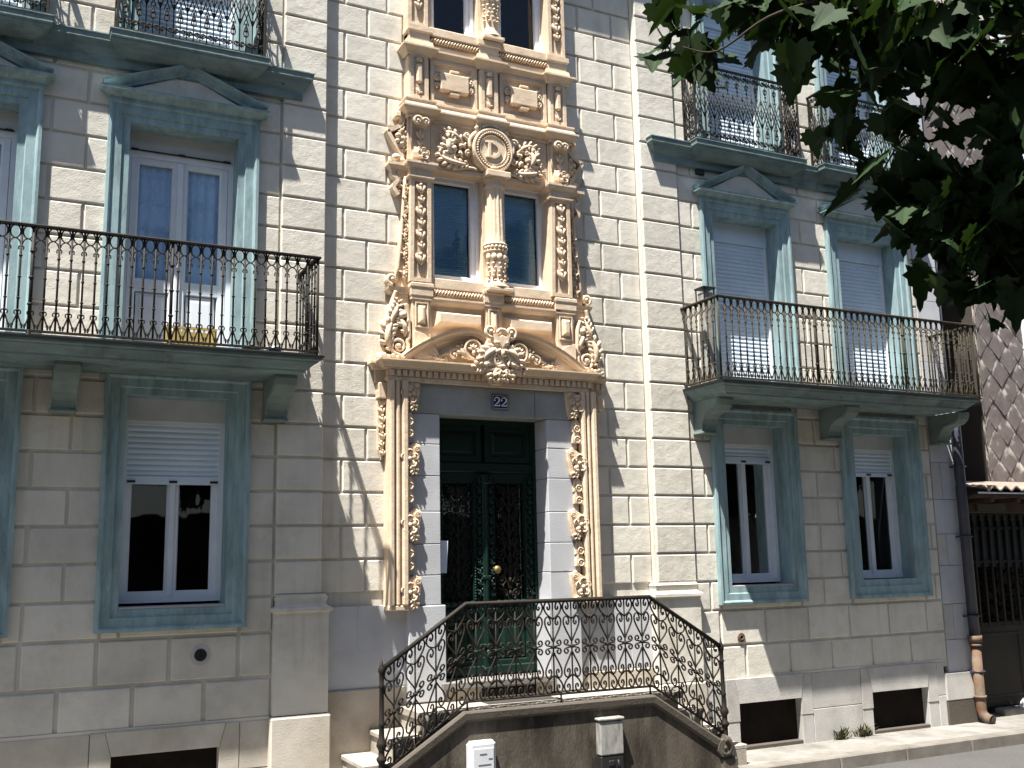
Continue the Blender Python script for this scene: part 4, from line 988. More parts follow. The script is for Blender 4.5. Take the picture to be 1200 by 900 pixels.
# attic: piers, sunk panels and plaques
for (x0, x1) in ((3.61, 3.835), (4.425, 4.645), (5.27, 5.495)):
    m = MB(); m.box(x0, x1, -0.125, 0.02, 6.86, 7.40, 0.004)
    m.rect_sweep(x0+0.01, x1-0.01, 6.88, 7.385, [(0.0, -0.126), (0.0, -0.145), (0.04, -0.145), (0.05, -0.127)])
    xc = (x0+x1)/2; m.box(xc-0.035, xc+0.035, -0.17, -0.12, 7.05, 7.27, 0.02)
    m.blob((xc, -0.15, 7.31), (0.035, 0.03, 0.028), 8, 5); m.prism([(xc-0.035, 7.04), (xc+0.035, 7.04), (xc, 6.93)], -0.145, -0.12, 0.008)
    m.tube([(xc-0.03, -0.14, 6.99), (xc, -0.15, 6.94), (xc+0.03, -0.14, 6.96)], 0.01, 5)
    pb(m, 'attic_pier')
for (x0, x1) in ((3.86, 4.40), (4.675, 5.25)):
    m = MB(); m.rect_sweep(x0, x1, 6.875, 7.375, [(0.0, -0.082), (0.0, -0.115), (0.035, -0.115), (0.045, -0.10), (0.055, -0.10), (0.065, -0.081)])
    xc = (x0+x1)/2; m.box(xc-0.165, xc+0.165, -0.15, -0.07, 7.03, 7.23, 0.012)
    for zz in (7.255, 7.005): m.box(xc-0.055, xc+0.055, -0.145, -0.07, zz-0.018, zz+0.018, 0.008)
    for sg in (-1, 1):
        vol(m, xc+sg*0.19, 7.165, 0.034, -0.115, 1.3, math.pi/2, -sg, 0.014); vol(m, xc+sg*0.19, 7.09, 0.030, -0.115, 1.3, -math.pi/2, sg, 0.013)
        m.tube([(xc+sg*0.15, -0.11, 7.24), (xc+sg*0.205, -0.11, 7.25)], 0.012, 5)
    pb(m, 'plaque')
# upper sill
m = MB(); pth = brk(-0.085, 0.055, 3.60, 5.505, ((3.60, 3.85), (4.415, 4.655), (5.26, 5.505)))
m.sweep_plan(pth, [(0.0, 7.36), (0.015, 7.365), (0.03, 7.39), (0.065, 7.43), (0.075, 7.435), (0.075, 7.455), (0.03, 7.47), (0.02, 7.53), (0.0, 7.54)])
m.box(3.61, 5.50, -0.09, 0.02, 7.40, 7.66)
for (x0, x1) in ((3.61, 3.84), (4.42, 4.65), (5.265, 5.50)):
    m.box(x0, x1, -0.155, 0.02, 7.50, 7.70, 0.005); m.sweep_plan([(x0, 0), (x0, -0.155), (x1, -0.155), (x1, 0)], [(0.0, 7.62), (0.02, 7.635), (0.02, 7.69), (0.0, 7.70)])
for (x0, x1) in ((3.84, 4.42), (4.65, 5.265)): m.box(x0, x1, -0.145, 0.06, 7.62, 7.72, 0.01)
pb(m, 'upper_sill')
m = MB()
for (x0, x1) in ((3.855, 4.41), (4.66, 5.26)):
    x = x0
    while x < x1: m.blob((x+0.015, -0.12, 7.58), (0.040, 0.028, 0.012), 7, 5, 0.95); x += 0.033
    pb(m, 'rope_moulding'); m = MB()
pier(3.60, 3.825, 3.60, 3.825, 7.70, 9.3, -0.14); pier(5.285, 5.495, 5.285, 5.495, 7.70, 9.3, -0.14)
column(4.572, -0.10, 7.70, 9.3, 0.10, 0.085)
m = MB(); m.box(3.58, 5.52, -0.2, 0.05, 9.31, 9.5); m.box(4.45, 4.69, -0.05, 0.06, 7.7, 9.3)
for (xa, xb) in ((3.83, 3.89), (5.305, 5.35)): m.box(xa, xb, -0.10, 0.06, 7.70, 9.31)
pb(m, 'upper_lintel')
# windows of the bay
def bay_window(x0, x1, z0, z1, blind):
    y = 0.04; m = MB(); m.rect_sweep(x0, x1, z0, z1, [(0, y+0.08), (0, y), (0.04, y), (0.042, y+0.02), (0.05, y+0.02), (0.085, y+0.02), (0.095, y+0.035), (0.095, y+0.08)])
    w_ = hb(m, 'bay_window', 'pvc')
    m = MB(); m.box(x0+0.05, x1-0.05, y-0.02, y+0.0, z0+0.004, z0+0.028, 0.004); m.build('sill_trim', 'pvc', w_)
    m = MB(); m.quad([(x0+0.08, y+0.06, z0+0.08), (x1-0.08, y+0.06, z0+0.08), (x1-0.08, y+0.06, z1-0.08), (x0+0.08, y+0.06, z1-0.08)]); m.build('glass_pane', 'glass_skytint', w_)
    if blind:
        m = MB(); slats(m, x0+0.09, x1-0.105, z0+0.05, z1-0.10, y+0.09, 0.022); m.build('blind', 'blind', w_)
    roombox(x0, x1, z0, z1, y+0.12, 0.9, w_)
for (a, b) in ((3.87, 4.47), (4.70, 5.29)): bay_window(a, b, 4.975, 6.17, True)
for (a, b) in ((3.885, 4.44), (4.70, 5.31)): bay_window(a, b, 7.73, 9.3, False)

# front door
dy = 0.20
m = MB(); m.rect_sweep(3.93, 5.17, 0.96, 3.58, [(0, dy+0.06), (0, dy-0.03), (0.05, dy-0.03), (0.06, dy+0.0), (0.06, dy+0.06)], sides='lrt')
m.box(3.97, 5.13, dy-0.02, dy+0.05, 3.02, 3.12, 0.01); m.box(3.93, 5.17, dy+0.08, dy+0.12, 0.9, 3.6)
door = hb(m, 'door', 'door')
for i, (a, b) in enumerate(((3.985, 4.53), (4.57, 5.12))):
    m = MB(); m.rect_sweep(a, b, 3.13, 3.53, [(0, dy+0.03), (0, dy), (0.06, dy), (0.07, dy+0.02), (0.09, dy+0.02), (0.11, dy+0.005)], fill=True); m.build('transom_panel', 'door', door)
    m = MB(); m.rect_sweep(a, b, 0.975, 3.015, [(0, dy+0.05), (0, dy), (0.095, dy), (0.105, dy+0.02), (0.105, dy+0.05)])
    m.box(a+0.09, b-0.09, dy-0.005, dy+0.05, 1.52, 1.70, 0.01); m.box(a+0.09, b-0.09, dy, dy+0.05, 0.98, 1.12, 0.008)
    m.rect_sweep(a+0.10, b-0.10, 1.12, 1.52, [(0, dy+0.03), (0.02, dy+0.01), (0.04, dy+0.02), (0.06, dy+0.02), (0.09, dy-0.01)], fill=True)
    m.box(a-0.005, b+0.005, dy-0.03, dy+0.0, 0.98, 1.07, 0.012); m.box(a+0.06, b-0.06, dy-0.035, dy, 1.60, 1.635, 0.008)
    lf = m.build('door_leaf', 'door', door)
    m = MB()
    for q in range(5): m.blob((a+0.13+q*(b-a-0.26)/4, dy-0.02, 1.685), (0.045, 0.03, 0.03), 8, 5)
    for sg, xx in ((1, a+0.045), (-1, b-0.045)):
        z = 1.74
        while z < 2.95:
            leafy(m, [(xx, z), (xx+0.012, z+0.045), (xx, z+0.085)], 0.045, dy-0.005, 0.02, 2); z += 0.105
        m.tube([(xx+sg*0.045, dy-0.006, 1.72), (xx+sg*0.045, dy-0.006, 2.98)], 0.006, 5)
        z = 1.73
        while z < 2.97: m.blob((xx+sg*0.045, dy-0.012, z), (0.011, 0.012, 0.011), 6, 4); z += 0.028
    m.build('carved_stile', 'door', door)
    m = MB(); m.quad([(a+0.1, dy+0.045, 1.69), (b-0.1, dy+0.045, 1.69), (b-0.1, dy+0.045, 2.92), (a+0.1, dy+0.045, 2.92)]); m.build('glass_pane', 'glass', door)
    m = MB(); xc = (a+b)/2; rnd = random.Random(11+i)
    m.tube([(xc, dy+0.015, 1.70), (xc, dy+0.015, 2.92)], 0.007, 6)
    for q in range(9):
        zc = 1.78+q*0.132
        for sg in (-1, 1):
            rr = 0.062 if q % 2 else 0.05; cx_ = xc+sg*(0.10 if q % 2 else 0.075)
            vol(m, cx_, zc, rr, dy+0.015, 1.7, math.pi/2*(1 if q % 2 else -1), sg*(1 if q % 2 else -1), 0.008, 1.0, 18, lead=[(xc+sg*0.01, zc-0.09), (xc+sg*0.03, zc-0.02)])
            m.blob((cx_+sg*0.05, dy+0.01, zc+0.05), (0.022, 0.012, 0.012), 6, 4, sg*0.8); m.blob((cx_-sg*0.02, dy+0.01, zc-0.06), (0.012, 0.012, 0.024), 6, 4)
        m.blob((xc, dy+0.008, zc), (0.018, 0.018, 0.03), 7, 5)
    m.build('door_grille', M['iron'], door)
m = MB(); m.box(4.515, 4.585, dy-0.05, dy+0.02, 0.98, 3.0, 0.012); m.box(4.535, 4.565, dy-0.065, dy-0.04, 1.15, 2.95, 0.008)
for zz in (1.02, 1.25, 1.60, 1.93, 2.9): m.box(4.505, 4.595, dy-0.07, dy, zz, zz+0.035, 0.008)
m.blob((4.55, dy-0.07, 1.20), (0.03, 0.02, 0.03)); m.build('astragal', 'door', door)
m = MB(); m.lathe(0, 0, [(0.012, 0), (0.012, 0.03), (0.035, 0.04), (0.043, 0.06), (0.035, 0.08), (0.01, 0.088)], 16)
m.v = [(4.665+x, dy-z, 2.02+y) for x, y, z in m.v]; m.build('knob', 'brass', door)
m = MB(); m.box(3.93, 5.17, -0.16, 0.30, 0.90, 0.965, 0.008); hb(m, 'door_sill', 'pave')
m = MB(); m.box(3.99, 5.12, -0.12, 0.2, 0.78, 0.90); hb(m, 'sill_riser', 'grime')
m = MB(); m.box(4.35, 4.95, -0.128, -0.11, 0.805, 0.885, 0.004); hb(m, 'boot_scraper_recess', 'hole')

# ---------------------------------------------------------------- entrance staircase
ZL = 0.79; yF = -0.80
stairs = empty('entrance_staircase', (4.9, -0.4, 0)); SI = Matrix.Translation((-4.9, 0.4, 0))
tag(stairs, 'stone entrance staircase with two flights and a soot stained front wall below the green door', 'staircase')
def sp(m, name, mt, label=None):
    o = m.build(name, mt, stairs, label); o.matrix_parent_inverse = SI; return o
m = MB(); m.box(3.50, 6.28, yF+0.05, -0.052, ZL-0.07, ZL-0.004, 0.004); sp(m, 'landing', 'step')
m = MB(); m.box(3.52, 6.26, yF+0.12, -0.055, 0.0, ZL-0.07); sp(m, 'landing_base', 'step')
for k in range(3):
    zt = ZL-0.197*(k+1); 
    for sg, x in ((-1, 3.50-0.262*(k+1)), (1, 6.28+0.262*k)):
        m = MB(); m.box(x, x+0.30 if sg < 0 else x+0.262, yF+0.10, -0.055, 0.0, zt-0.045); m.box(x-(0.02 if sg < 0 else 0.04), x+0.262+(0.04 if sg < 0 else 0.02), yF+0.10, -0.054, zt-0.045, zt, 0.008); sp(m, 'step', 'step')
# cheek wall: level in the middle, falling to both sides, real thickness
top = [(3.87, ZL), (5.88, ZL)]
m = MB(); poly = [(2.99, 0.0), (3.03, 0.22), (3.10, 0.29), (3.87, ZL-0.03), (5.88, ZL-0.03), (6.62, 0.29), (6.74, 0.22), (6.80, 0.14), (6.80, 0.0)]
m.prism(poly, yF, yF+0.10); sp(m, 'cheek_wall', 'cheek')
m = MB(); cp = [(3.00, 0.205), (3.87, ZL-0.055), (5.88, ZL-0.055), (6.66, 0.24)]
m.sweep_xz(cp, [(-0.045, yF-0.006), (-0.02, yF-0.03), (0.035, yF-0.035), (0.052, yF-0.022), (0.052, yF+0.045), (-0.045, yF+0.10)])
sp(m, 'coping', 'coping')
m = MB(); vol(m, 6.70, 0.215, 0.085, yF+0.03, 1.4, math.pi/2, -1, 0.05, 2.0); m.tube([(6.70, yF-0.04, 0.215), (6.70, yF+0.13, 0.215)], 0.085, 20); sp(m, 'coping_volute', 'coping')
m = MB(); m.box(6.66, 6.86, yF-0.03, yF+0.2, -0.1, 0.12, 0.02); sp(m, 'corner_block', 'coping')

# stair railing ironwork
rail = empty('stair_railing', (4.9, -0.78, 0)); RI = Matrix.Translation((-4.9, 0.78, 0))
tag(rail, 'black wrought iron railing of heart scrolls around the entrance stair landing', 'railing')
yR = -0.775
def rp(m, name, mt='iron'):
    o = m.build(name, mt, rail); o.matrix_parent_inverse = RI; return o
xa, xb, xc_, xd = 3.11, 3.90, 5.90, 6.74
zt_, ztL, zbt = 1.725, 1.20, 0.865
SL = (zt_-ztL)/(xb-xa); SR = (zt_-ztL)/(xd-xc_)
def ztop(x): return zt_-SL*(xb-x) if x < xb else (zt_ if x < xc_ else zt_-SR*(x-xc_))
HR = zt_-zbt
m = MB(); m.tube([(xa-0.01, yR, ztop(xa)), (xb, yR, zt_), (xc_, yR, zt_), (xd+0.01, yR, ztop(xd))], 0.021, 8, flat=1.2); rp(m, 'handrail')
m = MB(); m.tube([(xa, yR, ztop(xa)-HR), (xb, yR, zbt), (xc_, yR, zbt), (xd, yR, ztop(xd)-HR)], 0.012, 6)
for x in (3.905, 4.87, 5.87): m.tube([(x, yR, zbt), (x, yR, ZL-0.01)], 0.011, 6)
m.tube([(4.87, yR-0.02, zbt-0.045), (4.87, yR+0.10, zbt-0.045)], 0.008, 5)
rp(m, 'bottom_rail')
A = [(0.03, .56), (.12, .605), (.29, .675), (.42, .745), (.41, .80), (.29, .828), (.17, .805), (.13, .762), (.20, .737), (.27, .755), (.24, .775)]
B = [(0.02, .80), (.13, .82), (.34, .862), (.455, .915), (.42, .963), (.30, .988), (.18, .965), (.15, .925), (.22, .902), (.29, .92), (.26, .938)]
C = [(.03, .503), (.20, .512), (.36, .522), (.41, .548), (.33, .573), (.22, .562), (.21, .540), (.28, .534)]
def module(x0, wdt, slope, zb):
    m = MB(); xm = x0+wdt/2
    def P(s, t): x = xm+s*wdt; return (x, yR, zb+slope*(x-x0)+t*HR)
    m.tube([P(0, 0), P(0, 1)], 0.0085, 6)
    for crv in (A, B, C):
        cc = crom(crv, 5)
        for sg in (-1, 1):
            for up in (0, 1):
                pts = [P(sg*p[0], (1-p[1]) if up else p[1]) for p in cc]
                m.tube(pts, 0.0078, 5, flat=1.5)
    m.tube([P(0, .483), P(0, .517)], 0.022, 8); m.blob(P(0, .812), (0.014, 0.014, 0.012), 7, 4); m.blob(P(0, .188), (0.014, 0.014, 0.012), 7, 4)
    return m
for k in range(4): w4 = (xb-xa)/4; rp(module(xa+k*w4, w4, SL, ztop(xa+k*w4)-HR), 'baluster')
for k in range(10): rp(module(xb+k*0.2, 0.2, 0.0, zbt), 'baluster')
for k in range(4): w4 = (xd-xc_)/4; rp(module(xc_+k*w4, w4, -SR, ztop(xc_+k*w4)-HR), 'baluster')
for (x, zb) in ((xa-0.015, 0.25), (xd+0.015, 0.24)):
    m = MB(); z1 = ztop(xa)+0.02; H = z1-zb
    m.lathe(x, yR, [(0.030, zb), (0.034, zb+0.06), (0.028, zb+0.07), (0.026, zb+0.16), (0.044, zb+0.19), (0.046, zb+0.205), (0.028, zb+0.225), (0.026, zb+0.27), (0.046, zb+0.31), (0.040, zb+0.34), (0.026, zb+0.37), (0.022, zb+0.47), (0.03, zb+0.485), (0.022, zb+0.50), (0.020, z1-0.18), (0.028, z1-0.165), (0.020, z1-0.15), (0.022, z1-0.06), (0.032, z1-0.04), (0.028, z1-0.01), (0.012, z1+0.02), (0.006, z1+0.07)], 14); rp(m, 'newel_post')

# ---------------------------------------------------------------- balcony railings
def copy_under(src, parent, x, mpi):
    o = src.copy(); COL.objects.link(o); o.parent = parent; o.matrix_parent_inverse = mpi.copy(); o.location = x; return o
def baluster_mesh(wd, H, r=0.0085):
    m = MB()
    m.tube([(0, 0, 0), (0, 0, H)], r, 6)
    for t in (0.30, 0.50, 0.70, 0.185): m.tube([(0, 0, H*t-0.008), (0, 0, H*t), (0, 0, H*t+0.008)], [r*1.2, r*1.75, r*1.2], 6)
    for sg in (-1, 1):                  # curled foot
        m.tube([(p[0], 0, p[1]) for p in crom([(sg*wd*0.40, 0.015), (sg*wd*0.33, 0.05), (sg*wd*0.16, H*0.11), (sg*wd*0.05, H*0.15), (0, H*0.172)], 3)], 0.0065, 5)
        m.tube([(p[0], 0, p[1]) for p in crom([(0, H*0.165), (sg*wd*0.13, H*0.185), (sg*wd*0.24, H*0.175), (sg*wd*0.24, H*0.155), (sg*wd*0.16, H*0.15)], 3)], 0.0055, 5)
        m.tube([(p[0], 0, p[1]) for p in crom([(sg*wd*0.40, 0.015), (sg*wd*0.44, 0.04), (sg*wd*0.36, 0.055), (sg*wd*0.28, 0.04)], 3)], 0.0055, 5)
        m.tube([(p[0], 0, p[1]) for p in crom([(0, H*0.775), (sg*wd*0.12, H*0.79), (sg*wd*0.2, H*0.775), (sg*wd*0.17, H*0.755)], 3)], 0.0055, 5)
        # arcs that spring from the bar and meet half way
        m.tube([(p[0], 0, p[1]) for p in crom([(0, H*0.79), (sg*wd*0.20, H*0.845), (sg*wd*0.5, H*0.865)], 3)], 0.006, 5)
    rz = H*0.062
    m.tube([(wd*0.5+wd*0.40*math.cos(k*math.pi/8), 0, H*0.925+rz*math.sin(k*math.pi/8)) for k in range(17)], 0.006, 5, cap=False)
    m.tube([(-wd*0.15, 0, H*0.925), (wd*0.15, 0, H*0.925)], 0.007, 5); m.blob((0, 0, H*0.925), (0.013, 0.012, 0.013), 7, 4)
    return m
def balcony_rail(name, label, xa, xb, yf, z0, z1, wd, posts, mt, zslab):
    root = empty(name, ((xa+xb)/2, yf, z0)); tag(root, label, 'railing', 'first floor balcony railings')
    MI = Matrix.Translation((-(xa+xb)/2, -yf, -z0))
    def p(m, nm):
        o = m.build(nm, mt, root); o.matrix_parent_inverse = MI; return o
    yw = WS
    m = MB(); pth = [(xa, yw, z1), (xa, yf, z1), (xb, yf, z1), (xb, yw, z1)]
    m.sweep_plan([(q[0], q[1]) for q in pth], [(-0.024, z1-0.014), (0.024, z1-0.014), (0.026, z1), (0.018, z1+0.008), (-0.018, z1+0.008), (-0.026, z1), (-0.024, z1-0.014)]); p(m, 'handrail')
    m = MB(); H = z1-z0
    m.sweep_plan([(q[0], q[1]) for q in pth], [(-0.016, z0-0.008), (0.016, z0-0.008), (0.016, z0+0.008), (-0.016, z0+0.008), (-0.016, z0-0.008)])
    m.sweep_plan([(q[0], q[1]) for q in pth], [(-0.006, z0+H*0.985-0.004), (0.006, z0+H*0.985-0.004), (0.006, z0+H*0.985+0.004), (-0.006, z0+H*0.985-0.004)])
    p(m, 'bottom_rail')
    for x in posts:
        m = MB(); m.tube([(x, yf, zslab), (x, yf, z1)], 0.014, 8); m.lathe(x, yf, [(0.026, zslab), (0.026, zslab+0.02), (0.016, zslab+0.03), (0.022, zslab+0.05), (0.014, zslab+0.06)], 10)
        for t in (0.25, 0.5, 0.75): m.blob((x, yf, z0+H*t), (0.022, 0.022, 0.016), 8, 5)
        p(m, 'post')
    proto = baluster_mesh(wd, H)
    n = round((xb-xa)/wd); wd2 = (xb-xa)/n
    bm_ = proto.build('baluster', mt, root); me = bm_.data; first = True
    spots = [((xa+wd2*i, yf, z0), 0.0) for i in range(1, n)]
    ns = max(2, round((yw-yf)/wd)); ws = (yw-yf)/ns
    for xx in (xa, xb): spots += [((xx, yf+ws*j, z0), math.pi/2) for j in range(1, ns)]
    for (loc, rz) in spots:
        if first: o = bm_; first = False
        else: o = bm_.copy(); COL.objects.link(o); o.parent = root
        o.matrix_parent_inverse = MI; o.location = loc; o.rotation_euler = (0, 0, rz)
    for xx in (xa, xb):
        m = MB(); m.tube([(xx, yf, zslab), (xx, yf, z1)], 0.013, 6); p(m, 'corner_post'); m = MB(); m.tube([(xx, yw, z0-0.02), (xx, yw, z1)], 0.012, 6); p(m, 'wall_post')
    return root
balcony_rail('balcony_railing', 'long dark iron railing of the first floor balcony left of the carved bay', -1.70, 2.49, -0.76, 3.975, 4.845, 0.0925, (0.155, 1.23), 'iron', 3.925)
balcony_rail('balcony_railing', 'long rusty iron railing of the first floor balcony right of the carved bay', 6.965, 10.98, -0.76, 4.03, 4.935, 0.0925, (8.34, 9.73), 'iron_old', 3.985)

def ornate_mesh(wd, H):
    m = MB(); T = lambda pts, r=0.0062, fl=1.3: m.tube([(x, 0, z) for x, z in pts], r, 5, flat=fl)
    m.tube([(0, 0, 0), (0, 0, H*0.30)], 0.006, 5); m.tube([(0, 0, H*0.70), (0, 0, H)], 0.006, 5); m.tube([(wd/2, 0, H*0.02), (wd/2, 0, H*0.98)], 0.0055, 5)
    for sg in (-1, 1):
        T(spiral(sg*wd*0.25, H*0.085, wd*0.24, 1.6, -math.pi/2, sg, 0.2, 22)); T(spiral(sg*wd*0.27, H*0.925, wd*0.22, 1.6, math.pi/2, sg, 0.2, 22))
        T(crom([(0, H*0.30), (sg*wd*0.12, H*0.25), (sg*wd*0.17, H*0.20), (sg*wd*0.08, H*0.175), (0, H*0.19)], 4)); T(crom([(0, H*0.78), (sg*wd*0.12, H*0.80), (sg*wd*0.16, H*0.84), (sg*wd*0.08, H*0.86), (0, H*0.835)], 4))
        T([(-sg*wd*0.5, H*0.30), (0, H*0.5), (sg*wd*0.5, H*0.70)]); T([(-sg*wd*0.5, H*0.42), (sg*wd*0.2, H*0.70)], 0.005); T([(-sg*wd*0.2, H*0.30), (sg*wd*0.5, H*0.58)], 0.005)
    for z, r_ in ((0.5, 0.018), (0.31, 0.013), (0.69, 0.013), (0.24, 0.016), (0.75, 0.015)): m.blob((0, 0, H*z), (r_, 0.010, r_*1.2), 8, 4)
    for z in (0.36, 0.64): m.blob((wd/2, 0, H*z), (0.012, 0.010, 0.016), 7, 4)
    return m
def ornate_rail(label, xc, hw, yf, z0, z1, mt):
    root = empty('balcony_railing', (xc, yf, z0)); tag(root, label, 'railing', 'second floor balcony railings'); MI = Matrix.Translation((-xc, -yf, -z0))
    def p(m, nm):
        o = m.build(nm, mt, root); o.matrix_parent_inverse = MI; return o
    pth = [(xc-hw, WS), (xc-hw, yf), (xc+hw, yf), (xc+hw, WS)]
    m = MB(); m.sweep_plan(pth, [(-0.020, z1-0.012), (0.020, z1-0.012), (0.022, z1+0.004), (-0.022, z1+0.004), (-0.020, z1-0.012)]); p(m, 'handrail')
    m = MB(); m.sweep_plan(pth, [(-0.014, z0-0.008), (0.014, z0-0.008), (0.014, z0+0.008), (-0.014, z0+0.008), (-0.014, z0-0.008)]); p(m, 'bottom_rail')
    n = 11; wd = 2*hw/n; H = z1-z0; pm = ornate_mesh(wd, H).build('baluster', mt, root); first = True
    spots = [((xc-hw+wd*(i+0.5), yf, z0), 0, 1) for i in range(n)]
    k = max(2, round((WS-yf)/wd)); ws = (WS-yf)/k
    for xx in (xc-hw, xc+hw): spots += [((xx, yf+ws*(j+0.5), z0), math.pi/2, ws/wd) for j in range(k)]
    for loc, rz, sx in spots:
        if first: o = pm; first = False
        else: o = pm.copy(); COL.objects.link(o); o.parent = root
        o.matrix_parent_inverse = MI; o.location = loc; o.rotation_euler = (0, 0, rz); o.scale = (sx, 1, 1)
    for xx in (xc-hw, xc+hw):
        m = MB(); m.box(xx-0.012, xx+0.012, yf-0.012, yf+0.012, z0-0.03, z1, 0.003); p(m, 'corner_post'); m = MB(); m.box(xx-0.01, xx+0.01, WS-0.02, WS, z0-0.03, z1); p(m, 'wall_post')
ornate_rail('ornate lattice iron balconette railing second from the left at the top edge', 1.405, 0.665, -0.30, 6.925, 7.86, 'iron')
ornate_rail('ornate lattice iron balconette railing cut off by the top left corner', -0.50, 0.665, -0.30, 6.925, 7.86, 'iron')
ornate_rail('ornate lattice iron balconette railing just right of the carved bay, left of the leaves', 7.945, 0.795, -0.30, 6.985, 7.92, 'iron')
ornate_rail('ornate lattice iron balconette railing half hidden behind the tree leaves', 9.93, 0.79, -0.30, 6.985, 7.95, 'iron')

# ---------------------------------------------------------------- small things on the facade
def digit2(m, x, z, s, y):
    P = crom([(-0.30, 0.60), (-0.26, 0.82), (0.0, 0.97), (0.26, 0.84), (0.28, 0.62), (0.12, 0.40), (-0.12, 0.22), (-0.32, 0.03)], 5)
    N = len(P); L = []; Rr = []
    for i in range(N):
        t = (P[min(i+1, N-1)]-P[max(i-1, 0)]).normalized(); w_ = 0.035+0.055*math.sin(math.pi*min(1, max(0, (i-6)/(N-10))))
        L.append((P[i][0]-t[1]*w_, P[i][1]+t[0]*w_)); Rr.append((P[i][0]+t[1]*w_, P[i][1]-t[0]*w_))
    for i in range(N-1): m.quad([(x+q[0]*s, y, z+q[1]*s) for q in (L[i], L[i+1], Rr[i+1], Rr[i])])
    m.quad([(x+a*s, y-0.0006, z+b*s) for a, b in ((-0.36, 0.0), (0.34, 0.0), (0.40, 0.26), (0.33, 0.26), (0.27, 0.13), (-0.30, 0.12))])
    m.tube([(x-0.25*s, y+0.001, z+0.63*s), (x-0.25*s, y-0.001, z+0.63*s)], 0.085*s, 10)
m = MB(); m.box(4.525, 4.715, -0.118, -0.103, 3.335, 3.515-0.02, 0.004)
M4 = m
sign = empty('house_number_sign', (4.61, -0.11, 3.72)); tag(sign, 'blue enamel house number plate reading 22 above the green door', 'house number')
SIx = Matrix.Translation((-4.61, 0.11, -3.72))
m = MB(); px0, px1, pz0, pz1 = 4.512, 4.704, 3.645, 3.80; m.box(px0, px1, -0.120, -0.104, pz0, pz1, 0.005); o = m.build('plate', 'enamel', sign); o.matrix_parent_inverse = SIx
m = MB(); m.rect_sweep(px0+0.010, px1-0.010, pz0+0.010, pz1-0.010, [(0, -0.1205), (0, -0.1215), (0.003, -0.1215), (0.003, -0.1205)]); digit2(m, 4.568, 3.678, 0.095, -0.1225); digit2(m, 4.648, 3.678, 0.095, -0.1225); o = m.build('digit', 'white', sign); o.matrix_parent_inverse = SIx

m = MB(); m.v += [(3.945, -0.02, 2.32), (4.045, -0.035, 2.315), (4.03, -0.03, 2.00), (3.945, -0.02, 2.00)]; m.face([0, 1, 2, 3])
m.v += [(x, y+0.004, z) for x, y, z in m.v[:4]]; m.face([7, 6, 5, 4])
for i in range(4): m.face([i, (i+1) % 4, 4+(i+1) % 4, 4+i])
tag(m.build('paper_notice', 'paper'), 'pale blue paper notice stuck beside the left jamb of the green door', 'notice')
m = MB(); m.prism([(-0.38, -0.15), (0.36, -0.17), (0.39, 0.13), (-0.36, 0.15)], 0.0, 0.02, 0.006)
o = m.build('doormat', 'mat'); o.rotation_euler = (R(-90), 0, 0); o.location = (4.62, -0.36, ZL+0.001); tag(o, 'dark doormat lying on the stair landing in front of the green door', 'doormat')

# meter boxes on the stair front
b = empty('white_meter_box', (3.98, yF, 0.35)); tag(b, 'clean white plastic meter box on the left of the dark stair front', 'meter box'); BI = Matrix.Translation((-3.98, -yF, -0.35))
m = MB(); m.box(3.865, 4.135, yF-0.10, yF, 0.08, 0.535, 0.03); o = m.build('cover', 'boxwhite', b); o.matrix_parent_inverse = BI
m = MB(); m.box(3.90, 4.10, yF-0.108, yF-0.10, 0.10, 0.475, 0.004); o = m.build('front_panel', 'boxwhite', b); o.matrix_parent_inverse = BI
m = MB()
for (x0, x1, z, h) in ((3.96, 4.03, 0.425, 0.006), (4.045, 4.085, 0.382, 0.006), (3.945, 4.07, 0.335, 0.005), (3.94, 4.07, 0.30, 0.005), (3.94, 4.07, 0.265, 0.005)): m.box(x0, x1, yF-0.111, yF-0.107, z, z+h)
o = m.build('marking', 'boxline', b); o.matrix_parent_inverse = BI
b = empty('grey_meter_box', (5.35, yF, 0.35)); tag(b, 'dirty grey meter box with a black base on the right of the dark stair front', 'meter box'); BI = Matrix.Translation((-5.35, -yF, -0.35))
m = MB(); m.box(5.215, 5.475, yF-0.09, yF, 0.285, 0.595, 0.012); o = m.build('cover', 'boxgrey', b); o.matrix_parent_inverse = BI
m = MB(); m.box(5.205, 5.485, yF-0.10, yF, 0.60, 0.625, 0.008); o = m.build('lid', 'boxgrey', b); o.matrix_parent_inverse = BI
m = MB(); m.box(5.22, 5.47, yF-0.085, yF, 0.10, 0.281, 0.01); m.box(5.30, 5.36, yF-0.10, yF-0.08, 0.19, 0.24, 0.006); m.tube([(5.40, yF-0.095, 0.24), (5.41, yF-0.10, 0.15)], 0.012, 6); o = m.build('base', 'boxblack', b); o.matrix_parent_inverse = BI

# things standing on the balconies
m = MB()
for i in range(10): m.box(1.27+i*0.043, 1.285+i*0.043, -0.36, -0.345, 3.96, 4.20)
for z in (3.96, 4.05, 4.18): m.box(1.26, 1.69, -0.362, -0.345, z, z+0.022)
for x in (1.26, 1.675): m.box(x, x+0.015, -0.34, -0.16, 3.96, 4.2)
m.box(1.26, 1.69, -0.16, -0.145, 3.96, 4.20)
tag(m.build('plastic_crate', 'crate'), 'yellow slatted crate standing behind the left balcony railing', 'crate')
for i, (x, y, r_, lab) in enumerate(((1.93, -0.66, 0.055, 'dark grey lump on the left balcony floor beside the pale one'), (2.12, -0.70, 0.05, 'small pale stone near the right end of the left balcony floor'))):
    m = MB(); m.blob((0, 0, 0), (r_*1.6, r_, r_*0.6), 10, 7, 0.1); o = m.build('stone', 'coping' if i == 0 else 'white'); o.location = (x, y, 3.955+r_*0.55); tag(o, lab, 'stone')
